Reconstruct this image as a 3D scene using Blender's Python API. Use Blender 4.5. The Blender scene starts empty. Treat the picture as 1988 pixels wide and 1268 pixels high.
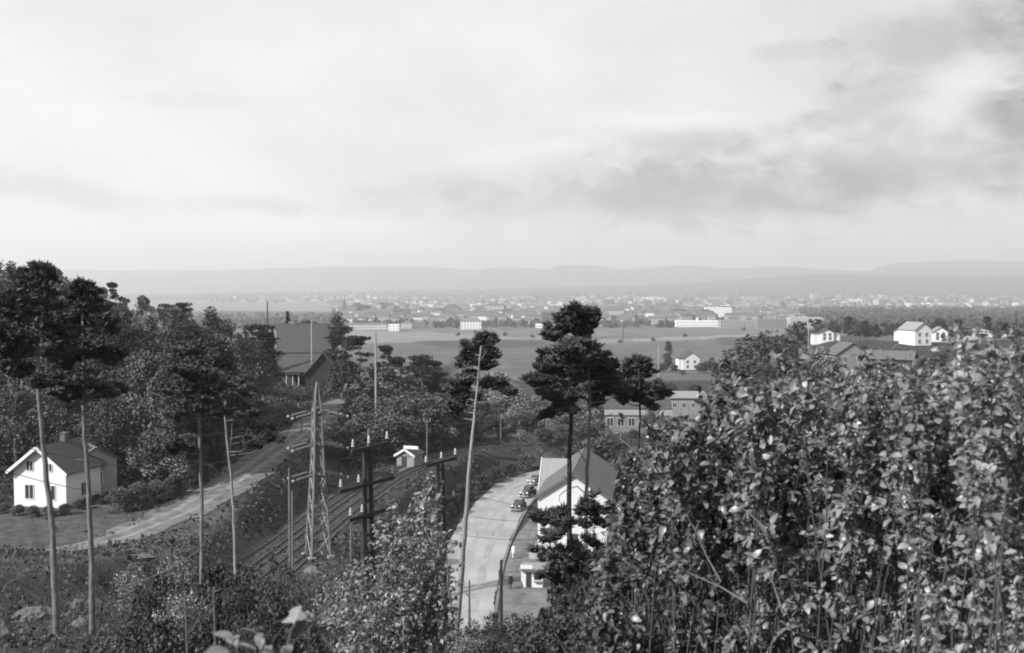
import bpy, bmesh, math, random
import numpy as np
from mathutils import Vector, Matrix, Euler
R = math.radians
rng = np.random.default_rng(7)
random.seed(7)
scene = bpy.context.scene
COL = scene.collection

# ------------------------------------------------------------------ camera
F = 2132.0; CX = 994.0; CY = 634.0
PITCH = math.atan((634 - 545) / F)
cam_d = bpy.data.cameras.new('camera')
cam = bpy.data.objects.new('camera', cam_d); COL.objects.link(cam)
cam.location = (0, 0, 0)
cam.rotation_euler = (math.pi / 2 - PITCH, 0, 0)
cam_d.sensor_width = 36; cam_d.lens = 36 * F / 1988
cam_d.clip_start = 0.1; cam_d.clip_end = 60000
cam_d.dof.use_dof = True; cam_d.dof.focus_distance = 75; cam_d.dof.aperture_fstop = 5.0
scene.camera = cam

# ------------------------------------------------------------------ light
SUN_EL = 36.0
sun_dir = Vector((-0.82, -0.57, 0)).normalized() * math.cos(R(SUN_EL)) + Vector((0, 0, math.sin(R(SUN_EL))))
sd = bpy.data.lights.new('sun', 'SUN'); sd.energy = 5.0; sd.angle = R(0.6); sd.color = (1, 0.99, 0.975)
sun = bpy.data.objects.new('sun', sd); COL.objects.link(sun)
sun.rotation_euler = sun_dir.to_track_quat('Z', 'Y').to_euler()
sun.location = (-60, -60, 80)

world = bpy.data.worlds.new('World'); scene.world = world; world.use_nodes = True
def build_world():
    nt = world.node_tree; N = nt.nodes; L = nt.links; N.clear()
    out = N.new('ShaderNodeOutputWorld'); bg = N.new('ShaderNodeBackground'); bg.inputs['Strength'].default_value = 0.0685
    L.new(bg.outputs[0], out.inputs['Surface'])
    sky = N.new('ShaderNodeTexSky'); sky.sky_type = 'NISHITA'; sky.sun_disc = False
    sky.sun_elevation = R(SUN_EL); sky.sun_rotation = math.atan2(sun_dir.x, sun_dir.y); sky.dust_density = 2.0
    bw = N.new('ShaderNodeRGBToBW'); L.new(sky.outputs[0], bw.inputs[0])
    def M(op, a, b=None, c=None, clamp=False):
        n = N.new('ShaderNodeMath'); n.operation = op; n.use_clamp = clamp
        for i, v in enumerate((a, b, c)):
            if v is None: continue
            if isinstance(v, (int, float)): n.inputs[i].default_value = v
            else: L.new(v, n.inputs[i])
        return n.outputs[0]
    def MR(v, a, b, c, d, smooth=True):
        n = N.new('ShaderNodeMapRange'); n.interpolation_type = 'SMOOTHSTEP' if smooth else 'LINEAR'
        L.new(v, n.inputs[0])
        for i, q in enumerate((a, b, c, d)): n.inputs[i + 1].default_value = q
        return n.outputs[0]
    tc = N.new('ShaderNodeTexCoord'); sep = N.new('ShaderNodeSeparateXYZ'); L.new(tc.outputs['Generated'], sep.inputs[0])
    x, y, z = sep.outputs
    # direction in degrees-like units: azimuth a and elevation e (both about a unit per radian)
    a = M('ARCTAN2', x, y); e = M('ARCSINE', z)
    comb = N.new('ShaderNodeCombineXYZ'); L.new(a, comb.inputs[0]); L.new(M('MULTIPLY', e, 2.0), comb.inputs[1])
    n1 = N.new('ShaderNodeTexNoise'); n1.inputs['Scale'].default_value = 3.2; n1.inputs['Detail'].default_value = 9; n1.inputs['Roughness'].default_value = 0.56
    n1.inputs['Distortion'].default_value = 0.35
    L.new(comb.outputs[0], n1.inputs['Vector'])
    n2 = N.new('ShaderNodeTexNoise'); n2.inputs['Scale'].default_value = 9; n2.inputs['Detail'].default_value = 8; n2.inputs['Roughness'].default_value = 0.6
    L.new(comb.outputs[0], n2.inputs['Vector'])
    n3 = N.new('ShaderNodeTexNoise'); n3.inputs['Scale'].default_value = 26; n3.inputs['Detail'].default_value = 7; n3.inputs['Roughness'].default_value = 0.62; n3.inputs['Distortion'].default_value = .6
    L.new(comb.outputs[0], n3.inputs['Vector'])
    f1 = n1.outputs[0]; f2 = n2.outputs[0]; f3 = n3.outputs[0]
    # grey undersides of the clouds: elongated banks
    def bank(az, el, wa, we, slope=0.0):
        da = M('DIVIDE', M('SUBTRACT', a, az), wa)
        de = M('DIVIDE', M('SUBTRACT', M('SUBTRACT', e, el), M('MULTIPLY', M('SUBTRACT', a, az), slope)), we)
        r = M('SQRT', M('ADD', M('MULTIPLY', da, da), M('MULTIPLY', de, de)))
        r = M('ADD', r, M('MULTIPLY', M('SUBTRACT', f2, 0.5), 2.3))
        r = M('ADD', r, M('MULTIPLY', M('SUBTRACT', f1, 0.5), 1.6)); r = M('ADD', r, M('MULTIPLY', M('SUBTRACT', f3, 0.5), 1.5))
        return MR(r, 1.45, .15, 0.0, 1.0)
    # az = (X-994)/2132, el = (545-Y)/2132
    banks = [
        (0.12, 0.070, 0.25, 0.026, 0.02, 0.30),
        (0.21, 0.086, 0.17, 0.026, 0.05, 0.34),
        (0.155, 0.121, 0.070, 0.016, 0.0, 0.34),
        (0.36, 0.100, 0.20, 0.040, 0.06, 0.40),
        (0.315, 0.148, 0.05, 0.022, 0.2, 0.34),
        (0.02, 0.090, 0.10, 0.022, 0.1, 0.14),
        (0.375, 0.205, 0.07, 0.026, 0.2, 0.36),
        (0.24, 0.198, 0.03, 0.008, 0.0, 0.16),
        (0.46, 0.215, 0.060, 0.060, 0.0, 0.62),
        (0.50, 0.120, 0.10, 0.060, 0.1, 0.34),
        (-0.38, 0.073, 0.10, 0.016, -0.1, 0.22),
        (-0.22, 0.066, 0.06, 0.009, -0.1, 0.26),
        (-0.29, 0.155, 0.05, 0.008, 0.0, 0.10),
        (-0.13, 0.262, 0.06, 0.012, 0, 0.18),
        (0.95, 0.14, 0.4, 0.06, 0.0, 0.4), (-1.0, 0.12, 0.4, 0.05, 0.0, 0.3), (2.2, 0.16, 0.6, 0.07, 0, .4), (-2.2, 0.14, 0.6, 0.06, 0, .35),
    ]
    tot = None
    for az, el, wa, we, sl, amt in banks:
        b = M('MULTIPLY', bank(az, el, wa, we, sl), amt)
        tot = b if tot is None else M('ADD', tot, M('MULTIPLY', b, M('SUBTRACT', 1.0, tot)))
    # the thin bright veil over the whole sky
    veil = MR(M('ADD', M('MULTIPLY', f1, .7), M('MULTIPLY', f2, .3)), 0.32, 0.68, 7.3, 8.9)
    # pale glow lifts toward the horizon left, falls right
    side = MR(a, -0.5, 0.55, 1.02, 0.90)
    wb = M('MULTIPLY', veil, side)
    dark = M('MULTIPLY', M('SUBTRACT', 1.0, M('MULTIPLY', tot, 0.74)), 1.0)
    lit = None
    for az, el, wa, we, sl, amt in [(.15, .142, .09, .010, 0, .10), (.02, .118, .09, .008, .15, .07), (.30, .135, .10, .012, .3, .08), (.40, .165, .05, .012, 0, .07), (0.1, .05, .3, .012, 0, .06), (-.2, .05, .35, .03, 0, .05)]:
        b = M('MULTIPLY', bank(az, el, wa, we, sl), amt); lit = b if lit is None else M('ADD', lit, b)
    cl = M('MULTIPLY', M('MULTIPLY', wb, dark), M('ADD', 1.0, lit))
    mix = M('ADD', M('MULTIPLY', cl, 0.92), M('MULTIPLY', bw.outputs[0], 0.08))
    # below the horizon: dim ground-like value
    L.new(mix, bg.inputs['Color'])
build_world()
vs = scene.view_settings
scene.display_settings.display_device = 'sRGB'
vs.view_transform = 'Standard'; vs.look = 'None'; vs.exposure = 0.75; vs.gamma = 1; vs.use_curve_mapping = False
try:
    scene.cycles.filter_width = 1.9
    scene.cycles.volume_bounces = 2
    scene.cycles.max_bounces = 6; scene.cycles.diffuse_bounces = 3; scene.cycles.transparent_max_bounces = 4
except Exception: pass

# ------------------------------------------------------------------ projection helpers (authoring only)
cp, sp_ = math.cos(PITCH), math.sin(PITCH)
def P(X, Y, D):
    """point at forward distance D (metres) along the sight line of the photo position X,Y"""
    u = (X - CX) / F; v = (CY - Y) / F
    dy = cp + v * sp_; dz = -sp_ + v * cp
    return Vector((u / dy * D, D, dz / dy * D))
def proj(x, y, z):
    yc = y * cp - z * sp_; zc = y * sp_ + z * cp
    yc = np.maximum(yc, .01)
    return CX + F * x / yc, CY - F * zc / yc

# ------------------------------------------------------------------ terrain
def sm(a, b, x):
    t = np.clip((x - a) / (b - a), 0, 1); return t * t * (3 - 2 * t)
TC = ([-60, 0, 20, 42, 75, 98, 108, 200, 300, 490, 800, 1500, 2500, 4000, 5500, 7500, 20000],
      [6, -1.7, -7.6, -14, -24.6, -32.3, -34.2, -34, -36, -40, -50, -64, -76, -101, -110, -100, -100])
TM = ([-60, 0, 20, 42, 75, 100, 150, 200, 260, 400, 490, 800], [6, -1.7, -7.4, -13.4, -22.2, -27.7, -28.6, -30.5, -33, -38, -40, -50])
TL = ([-60, 0, 20, 38, 60, 98, 118, 220, 300, 500, 800], [7, -1.7, -6.9, -11.5, -17, -24.6, -24.8, -23, -25, -38, -50])
BM = ([0, 110, 135, 145, 158, 170, 183, 194, 200, 215], [-14, -12, -10.6, -10.4, -8.9, -7.0, -4.3, -0.4, 5, 60])
RIDGE = ([-400, 180, 340, 540, 740, 900, 925, 945, 1000, 1065, 1085, 1130, 1180, 1215, 1300, 1350, 1420, 1520, 1640, 1685, 1730, 1840, 1900, 1988, 2600],
         [526, 525, 525, 521, 518, 521, 525, 519, 519, 523, 515, 514, 519, 524, 518, 518, 520, 518, 526, 526, 513, 507, 506, 510, 518])
RIDGE2 = ([-400, 300, 700, 1000, 1300, 1500, 1600, 1750, 1988, 2600], [572, 570, 565, 560, 552, 538, 532, 536, 538, 540])
def nz(x, y, s, k=0):
    return (np.sin(x / s * 1.3 + 1.7 + k) * np.cos(y / s * 1.1 + .3 * k) + .6 * np.sin(x / s * 2.9 + y / s * 2.3 + k) + .4 * np.sin(y / s * 4.7 - x / s * 3.9 + 2 * k)) / 2
def ground(x, y):
    x = np.asarray(x, float); y = np.asarray(y, float)
    zc = np.interp(y, *TC); zm = np.where(y < 800, np.interp(y, *TM), zc); zl = np.where(y < 800, np.interp(y, *TL), zc)
    bm = np.interp(y, *BM)
    sM = 1 - sm(bm - 4.5, bm, x)
    z = zc * (1 - sM) + zm * sM
    sL = 1 - sm(-30.5, -25.5, x)
    z = z * (1 - sL) + zl * sL
    # wooded rise on the left
    z = z + 10 * sm(136, 158, y) * (1 - sm(230, 330, y)) * sm(36, 78, -x)
    z = z + 5 * sm(20, 60, -x) * sm(25, 50, y) * (1 - sm(60, 100, y))
    # higher ground on the right
    t = x / np.maximum(y, 1)
    wr = sm(.20, .30, t) * np.interp(y, [150, 280, 450, 800, 1400], [0, 1, 1, .75, 0])
    z = z + wr * (np.interp(y, [150, 280, 380, 450, 800, 1400], [-30, -23, -21.3, -24, -34, -62]) - z)
    # fjord basin left
    wf = (1 - sm(-.20, -.13, t)) * sm(3000, 3500, y) * (1 - sm(5600, 6300, y))
    z = z + wf * (-122 - z)
    # hills
    X = CX + F * t
    r1 = (545 - np.interp(X, *RIDGE)) / F * 13500
    r2 = (545 - np.interp(X, *RIDGE2)) / F * 9000
    r1 = r1 + 14 * nz(x, y, 700)
    q = np.where(y < 9000, z + (r2 - z) * sm(6300, 9000, y),
        np.where(y < 10300, r2 + (np.minimum(r2 - 10, r1 - 60) - r2) * sm(9000, 10300, y),
        np.where(y < 13500, np.minimum(r2 - 10, r1 - 60) + (r1 - np.minimum(r2 - 10, r1 - 60)) * sm(10300, 13500, y), r1 - 120 * sm(13500, 17000, y))))
    z = np.where(y > 6300, q, z)
    # small relief away from the roads
    z = z + .28 * nz(x, y, 4.0) * sm(6, 18, y) * (1 - sm(84, 96, y)) + 1.0 * nz(x, y, 60) * sm(260, 480, y) * (1 - sm(6000, 7000, y)) + 2.5 * nz(x, y, 260, 3) * sm(600, 1500, y) * (1 - sm(6000, 7000, y))
    return z
def gz(x, y): return float(ground(x, y))
_ys = np.exp(np.linspace(math.log(4), math.log(13000), 6000))
def gp(X, Y, ymin=0):
    """first ground point beyond ymin seen at photo position X,Y"""
    u = (X - CX) / F; v = (CY - Y) / F
    dy = cp + v * sp_; dz = -sp_ + v * cp
    ys = _ys[_ys > max(ymin, 4)]
    d = dz / dy * ys - ground(u / dy * ys, ys)
    i = np.argmax(d < 0)
    if not (d < 0).any(): i = len(ys) - 1
    return Vector((u / dy * ys[i], ys[i], float(ground(u / dy * ys[i], ys[i]))))

# ------------------------------------------------------------------ materials (all grey: a black-and-white world)
MATS = {}
def mat(name, v, var=0.25, scale=3.0, rough=0.8, spec=0.3, metal=0.0, obj_var=0.0, trans=0.0, bump=0.0, bscale=20, attr=False, coat=0.0, stretch=None, detail=4):
    if name in MATS: return MATS[name]
    m = bpy.data.materials.new(name); m.use_nodes = True; nt = m.node_tree; N = nt.nodes; L = nt.links; N.clear()
    out = N.new('ShaderNodeOutputMaterial'); b = N.new('ShaderNodeBsdfPrincipled')
    tc = N.new('ShaderNodeTexCoord'); n = N.new('ShaderNodeTexNoise'); n.inputs['Scale'].default_value = scale; n.inputs['Detail'].default_value = detail; n.inputs['Roughness'].default_value = .62
    src = tc.outputs['Object']
    if stretch:
        mp = N.new('ShaderNodeMapping'); mp.inputs['Scale'].default_value = stretch; L.new(src, mp.inputs[0]); src = mp.outputs[0]
    L.new(src, n.inputs['Vector'])
    mr = N.new('ShaderNodeMapRange'); L.new(n.outputs[0], mr.inputs[0])
    mr.inputs[1].default_value = .25; mr.inputs[2].default_value = .75
    mr.inputs[3].default_value = 1 - var; mr.inputs[4].default_value = 1 + var
    cur = mr.outputs[0]
    def mul(a, c):
        k = N.new('ShaderNodeMath'); k.operation = 'MULTIPLY'; L.new(a, k.inputs[0])
        if isinstance(c, float): k.inputs[1].default_value = c
        else: L.new(c, k.inputs[1])
        return k.outputs[0]
    if attr:
        at = N.new('ShaderNodeAttribute'); at.attribute_name = 'alb'; cur = mul(cur, at.outputs['Fac'])
        # broader second octave for the land
        n3 = N.new('ShaderNodeTexNoise'); n3.inputs['Scale'].default_value = .035; n3.inputs['Detail'].default_value = 8; n3.inputs['Roughness'].default_value = .7; L.new(tc.outputs['Object'], n3.inputs['Vector'])
        m3 = N.new('ShaderNodeMapRange'); m3.inputs[1].default_value = .3; m3.inputs[2].default_value = .7; m3.inputs[3].default_value = .72; m3.inputs[4].default_value = 1.28
        L.new(n3.outputs[0], m3.inputs[0]); cur = mul(cur, m3.outputs[0])
    else: cur = mul(cur, float(v))
    if obj_var:
        oi = N.new('ShaderNodeObjectInfo'); mo = N.new('ShaderNodeMapRange'); L.new(oi.outputs['Random'], mo.inputs[0])
        mo.inputs[3].default_value = 1 - obj_var; mo.inputs[4].default_value = 1 + obj_var; cur = mul(cur, mo.outputs[0])
    L.new(cur, b.inputs['Base Color'])
    b.inputs['Roughness'].default_value = rough; b.inputs['Specular IOR Level'].default_value = spec; b.inputs['Metallic'].default_value = metal
    if coat: b.inputs['Coat Weight'].default_value = coat
    if bump:
        bn = N.new('ShaderNodeTexNoise'); bn.inputs['Scale'].default_value = bscale; bn.inputs['Detail'].default_value = 5; L.new(src, bn.inputs['Vector'])
        bp = N.new('ShaderNodeBump'); bp.inputs['Strength'].default_value = bump; bp.inputs['Distance'].default_value = .05; L.new(bn.outputs[0], bp.inputs['Height']); L.new(bp.outputs[0], b.inputs['Normal'])
    if trans:
        tr = N.new('ShaderNodeBsdfTranslucent'); L.new(cur, tr.inputs['Color']); mx = N.new('ShaderNodeMixShader'); mx.inputs[0].default_value = trans
        L.new(b.outputs[0], mx.inputs[1]); L.new(tr.outputs[0], mx.inputs[2]); L.new(mx.outputs[0], out.inputs['Surface'])
    else: L.new(b.outputs[0], out.inputs['Surface'])
    MATS[name] = m; return m
m_ground = mat('land', 1, .55, .9, .95, .1, attr=True, bump=.5, bscale=3)
m_greyw = mat('grey render', .14, .15, .5, .85, .2)
m_road = mat('concrete road', .235, .35, .12, .42, .5, bump=.15, bscale=12, detail=8)
m_pave = mat('dark gravel yard', .12, .5, .5, .9, .1, detail=6)
m_dirt = mat('dirt road', .11, .7, .5, .95, .1, bump=.4, bscale=5, detail=8)
m_rut = mat('worn gravel rut', .16, .5, .8, .95, .1, detail=8)
m_worn = mat('worn damp concrete', .215, .4, .3, .35, .5, detail=8)
m_water = mat('fjord water', .10, .1, .002, .7, .15)
m_white = mat('white paint', .52, .05, 1.5, .6, .3)
m_render = mat('white render', .50, .08, .7, .8, .2)
m_offw = mat('pale render', .25, .12, .5, .85, .2, obj_var=.3)
m_far = mat('far pale wall', .26, .1, .05, .85, .2, obj_var=.62)
m_fard = mat('far dark wall', .11, .15, .05, .85, .2, obj_var=.4)
m_fwhite = mat('bright far wall', .58, .05, .05, .8, .2)
m_froof = mat('far roof', .09, .2, .05, .85, .2, obj_var=.5)
m_timber = mat('dark timber', .035, .3, 2.0, .85, .2, stretch=(1, 1, .15))
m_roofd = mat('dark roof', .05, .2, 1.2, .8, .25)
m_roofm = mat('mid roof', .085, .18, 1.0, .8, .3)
m_roofl = mat('light roof', .19, .12, 1.0, .7, .3)
m_glass = mat('window glass', .035, .1, 1, .12, .6)
m_steel = mat('galvanised steel', .11, .25, 1.5, .55, .4, metal=.15)
m_porc = mat('porcelain', .26, .1, 6, .3, .5)
m_porcd = mat('brown porcelain', .08, .1, 6, .3, .5)
m_tar = mat('tarred wood', .022, .3, 3, .8, .3, stretch=(1, 1, .1))
m_pole = mat('weathered pole', .12, .3, 3, .85, .2, stretch=(1, 1, .1))
m_polel = mat('pale pole', .22, .2, 2, .75, .2, stretch=(1, 1, .1))
m_bark = mat('pine bark', .12, .5, 6, .9, .15, stretch=(1, 1, .25), bump=1.0, bscale=14, detail=8)
m_barkl = mat('pale pine bark', .18, .40, 6, .85, .15, stretch=(1, 1, .25), bump=.8, bscale=14, detail=8)
m_barkd = mat('dark pine bark', .03, .5, 6, .9, .1, stretch=(1, 1, .25), bump=.8, bscale=14)
m_twig = mat('twig bark', .07, .35, 20, .8, .2)
m_deadw = mat('dead wood', .085, .3, 20, .85, .2)
m_needle = mat('pine needles', .050, .5, 1.6, .65, .25, obj_var=.15)
m_needlef = mat('distant pine needles', .024, .35, .6, .8, .15, obj_var=.25)
m_leaff = mat('distant leaves', .055, .45, .5, .75, .2, obj_var=.35)
m_leafp = mat('pale leaves', .14, .4, .5, .75, .2, obj_var=.25)
m_leafn = mat('shrub leaves', .125, .7, 7, .40, .45, obj_var=.5, trans=.06)
m_leafm = mat('small leaves', .13, .5, 4, .45, .4, trans=.06)
m_leafshade = mat('shade-dark shrub leaves', .028, .5, 2, .5, .3)  # leaf colour darkened to stand for the shade inside the shrubs
m_rowf = mat('pale flats render', .36, .1, .1, .85, .2)
m_lodge = mat('weathered lodge roof', .052, .15, 1, .8, .2)
m_bush = mat('bush leaves', .034, .5, 2.0, .6, .25, obj_var=.35)
m_grass = mat('dry grass', .06, .45, 1.5, .8, .1)
m_car = mat('black car paint', .03, .1, 3, .22, .5, coat=.6)
m_carg = mat('grey car paint', .12, .1, 3, .28, .5, coat=.5)
m_chrome = mat('chrome', .75, .05, 3, .15, .5, metal=.9)
m_lamp = mat('headlamp glass', .80, .05, 3, .2, .5)
m_rubber = mat('tyre rubber', .03, .1, 5, .8, .2)
m_rock = mat('pale rock', .09, .3, 1.5, .9, .15, bump=.8, bscale=4)
m_conc = mat('concrete', .22, .15, 2, .85, .2)
m_skin = mat('skin', .42, .05, 5, .6, .3)
m_clothd = mat('dark cloth', .03, .2, 8, .9, .1)
m_clothw = mat('white cloth', .75, .06, 8, .85, .1)
m_hair = mat('dark hair', .04, .2, 20, .7, .2)
m_rail = mat('rail steel', .06, .2, 2, .6, .4, metal=.2)
m_ballast = mat('track ballast', .06, .4, 2.5, .95, .1, detail=8)
m_wire = mat('wire', .05, .1, 1, .6, .3)

# ------------------------------------------------------------------ object helpers
def near_word(X, table):
    return min(table, key=lambda t: abs(t[0] - X))[1]
def tag(o, label=None, cat=None, group=None, kind=None):
    if label: o['label'] = label
    if cat: o['category'] = cat
    if group: o['group'] = group
    if kind: o['kind'] = kind
    return o
def empty(name, loc=(0, 0, 0), rz=0.0, label=None, cat=None, group=None):
    o = bpy.data.objects.new(name, None); o.empty_display_size = .5
    COL.objects.link(o); o.location = loc; o.rotation_euler = (0, 0, rz)
    return tag(o, label, cat, group)
def link(name, me, parent=None, loc=None):
    o = bpy.data.objects.new(name, me); COL.objects.link(o)
    if parent is not None: o.parent = parent
    if loc is not None: o.location = loc
    return o
class MB:
    def __init__(s): s.v = []; s.f = []; s.mi = []; s.cur = 0
    def add(s, vs, fs):
        b = len(s.v); s.v += [tuple(v) for v in vs]
        for f in fs: s.f.append([b + i for i in f]); s.mi.append(s.cur)
        return s
    def box(s, x0, x1, y0, y1, z0, z1, rot=None, c=None):
        vs = [Vector((x, y, z)) for x in (x0, x1) for y in (y0, y1) for z in (z0, z1)]
        if rot is not None:
            cc = Vector(c) if c is not None else Vector(((x0 + x1) / 2, (y0 + y1) / 2, (z0 + z1) / 2))
            vs = [cc + rot @ (v - cc) for v in vs]
        return s.add(vs, [(0, 1, 3, 2), (4, 6, 7, 5), (0, 4, 5, 1), (2, 3, 7, 6), (0, 2, 6, 4), (1, 5, 7, 3)])
    def tube(s, pts, rad, n=6, cap=True):
        pts = [Vector(p) for p in pts]
        if not hasattr(rad, '__len__'): rad = [rad] * len(pts)
        vs = []; fs = []
        for i, p in enumerate(pts):
            t = (pts[min(i + 1, len(pts) - 1)] - pts[max(i - 1, 0)])
            t = t.normalized() if t.length > 1e-9 else Vector((0, 0, 1))
            a = t.cross(Vector((0, 1, 0)) if abs(t.y) < .9 else Vector((1, 0, 0))).normalized(); b = t.cross(a)
            for k in range(n):
                an = 2 * math.pi * k / n
                vs.append(p + (a * math.cos(an) + b * math.sin(an)) * rad[i])
        for i in range(len(pts) - 1):
            for k in range(n):
                fs.append((i * n + k, i * n + (k + 1) % n, (i + 1) * n + (k + 1) % n, (i + 1) * n + k))
        if cap: fs.append(tuple(range(n - 1, -1, -1))); fs.append(tuple((len(pts) - 1) * n + k for k in range(n)))
        return s.add(vs, fs)
    def ball(s, c, r, n=8, m=5, sc=(1, 1, 1)):
        vs = [(c[0], c[1], c[2] + r * sc[2])]
        for i in range(1, m):
            ph = math.pi * i / m
            for k in range(n):
                a = 2 * math.pi * k / n
                vs.append((c[0] + r * sc[0] * math.sin(ph) * math.cos(a), c[1] + r * sc[1] * math.sin(ph) * math.sin(a), c[2] + r * sc[2] * math.cos(ph)))
        vs.append((c[0], c[1], c[2] - r * sc[2]))
        fs = [(0, 1 + k, 1 + (k + 1) % n) for k in range(n)]
        for i in range(m - 2):
            for k in range(n): fs.append((1 + i * n + k, 1 + (i + 1) * n + k, 1 + (i + 1) * n + (k + 1) % n, 1 + i * n + (k + 1) % n))
        L = len(vs) - 1
        fs += [(L, 1 + (m - 2) * n + (k + 1) % n, 1 + (m - 2) * n + k) for k in range(n)]
        return s.add(vs, fs)
    def mesh(s, name, mats, smooth=False):
        me = bpy.data.meshes.new(name); me.from_pydata(s.v, [], s.f)
        if not isinstance(mats, (list, tuple)): mats = [mats]
        for m in mats: me.materials.append(m)
        if len(mats) > 1: me.polygons.foreach_set('material_index', s.mi)
        if smooth: me.polygons.foreach_set('use_smooth', [True] * len(me.polygons))
        me.update(); return me
    def build(s, name, mats, parent=None, smooth=False, loc=None):
        return link(name, s.mesh(name, mats, smooth), parent, loc)
def npmesh(name, V, Fc, m, smooth=False):
    """V (n,3), Fc (k,c) equal-sized faces"""
    me = bpy.data.meshes.new(name); V = np.asarray(V, np.float32); Fc = np.asarray(Fc, np.int32)
    k, c = Fc.shape
    me.vertices.add(len(V)); me.vertices.foreach_set('co', V.ravel())
    me.loops.add(k * c); me.loops.foreach_set('vertex_index', Fc.ravel())
    me.polygons.add(k); me.polygons.foreach_set('loop_start', np.arange(k, dtype=np.int32) * c)
    try: me.polygons.foreach_set('loop_total', np.full(k, c, np.int32))
    except Exception: pass
    if smooth: me.polygons.foreach_set('use_smooth', np.ones(k, bool))
    me.materials.append(m); me.update(calc_edges=True); return me
def rand_frames(n, up=0.0, g=rng):
    nrm = g.normal(size=(n, 3)); nrm[:, 2] = np.abs(nrm[:, 2]) * (1 if up else 1) + up
    nrm /= np.linalg.norm(nrm, axis=1)[:, None]
    a = g.normal(size=(n, 3)); a -= nrm * (a * nrm).sum(1)[:, None]; a /= np.linalg.norm(a, axis=1)[:, None]
    b = np.cross(nrm, a); return a, b, nrm
def quads(C, S, up=0.3, asp=1.0, g=rng):
    n = len(C); a, b, nn = rand_frames(n, up, g); S = np.asarray(S).reshape(-1, 1) * np.ones((n, 1))
    V = np.stack([C + a * S, C + b * S * .45 * asp + nn * S * .15, C - a * S, C - b * S * .45 * asp + nn * S * .15], 1).reshape(-1, 3)
    return V, np.arange(n * 4).reshape(-1, 4)
def ellip(n, g=rng, shell=.45):
    d = g.normal(size=(n, 3)); d /= np.linalg.norm(d, axis=1)[:, None]
    return d * (shell + (1 - shell) * g.random((n, 1)) ** .5)

# ------------------------------------------------------------------ ground sheet
def build_ground():
    ys = np.concatenate([np.linspace(-45, 80, 90), np.linspace(80, 260, 150)[1:], np.exp(np.linspace(math.log(260), math.log(18000), 240))[1:]])
    us = np.concatenate([np.linspace(-1.25, -.52, 30), np.linspace(-.52, .52, 330)[1:], np.linspace(.52, 1.25, 30)[1:]])
    U, Yg = np.meshgrid(us, ys); W = np.maximum(Yg, 0) + 32.0 * (1 - sm(150, 500, Yg)) + .0
    Xg = U * W
    Z = ground(Xg, Yg)
    V = np.stack([Xg, Yg, Z], -1).reshape(-1, 3)
    nr, nc = Xg.shape; idx = np.arange(nr * nc).reshape(nr, nc)
    Fc = np.stack([idx[:-1, :-1], idx[:-1, 1:], idx[1:, 1:], idx[1:, :-1]], -1).reshape(-1, 4)
    me = npmesh('ground', V, Fc, m_ground, smooth=True)
    x, y, z = V.T
    PX, PY = proj(x, y, z)
    alb = np.full(len(V), .038)                                   # rough grass and soil
    alb = np.where((y > 60) & (x < -26) & (y < 120), .06, alb)    # rough pasture by the white house
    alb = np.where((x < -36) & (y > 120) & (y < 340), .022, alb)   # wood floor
    alb = np.where((y > 225) & (y < 420), .035, alb)
    f = (y > 420) & (y < 1600)
    alb = np.where(f, .085, alb) ; PX = PX + 6 * nz(x, y, 40, 5); PY = PY + 1.3 * nz(x, y, 30, 2) + .8 * nz(x, y, 9, 7)                                    # the open fields
    def poly(pts, val):
        nonlocal alb
        pts = np.array(pts, float); inside = np.zeros(len(x), bool); j = len(pts) - 1
        for i in range(len(pts)):
            xi, yi = pts[i]; xj, yj = pts[j]
            with np.errstate(divide='ignore', invalid='ignore'):
                c = ((yi > PY) != (yj > PY)) & (PX < (xj - xi) * (PY - yi) / (yj - yi + 1e-9) + xi)
            inside ^= c; j = i
        alb = np.where(inside & f, val, alb)
    poly([(600, 642), (1060, 644), (1060, 658), (860, 661), (600, 672)], .15)
    poly([(1130, 668), (1400, 657), (1560, 652), (1560, 646), (1300, 655), (1120, 660)], .16)
    poly([(600, 640), (1800, 634), (1800, 648), (1000, 655), (900, 648)], .105)
    poly([(800, 664), (950, 660), (1060, 663), (1060, 674), (860, 676)], .055)
    poly([(1390, 656), (1700, 652), (1700, 672), (1400, 670)], .06)
    alb = np.where(y >= 1560, .06, alb)
    alb = np.where(y >= 6200, .04, alb)
    alb = np.where(f, alb * (1 + .16 * nz(x, y * 4, 55, 1) + .12 * nz(x * .6, y * 5, 16, 4)), alb)
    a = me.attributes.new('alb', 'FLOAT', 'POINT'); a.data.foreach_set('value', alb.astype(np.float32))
    o = link('ground', me); tag(o, kind='structure'); return o
build_ground()

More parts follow.
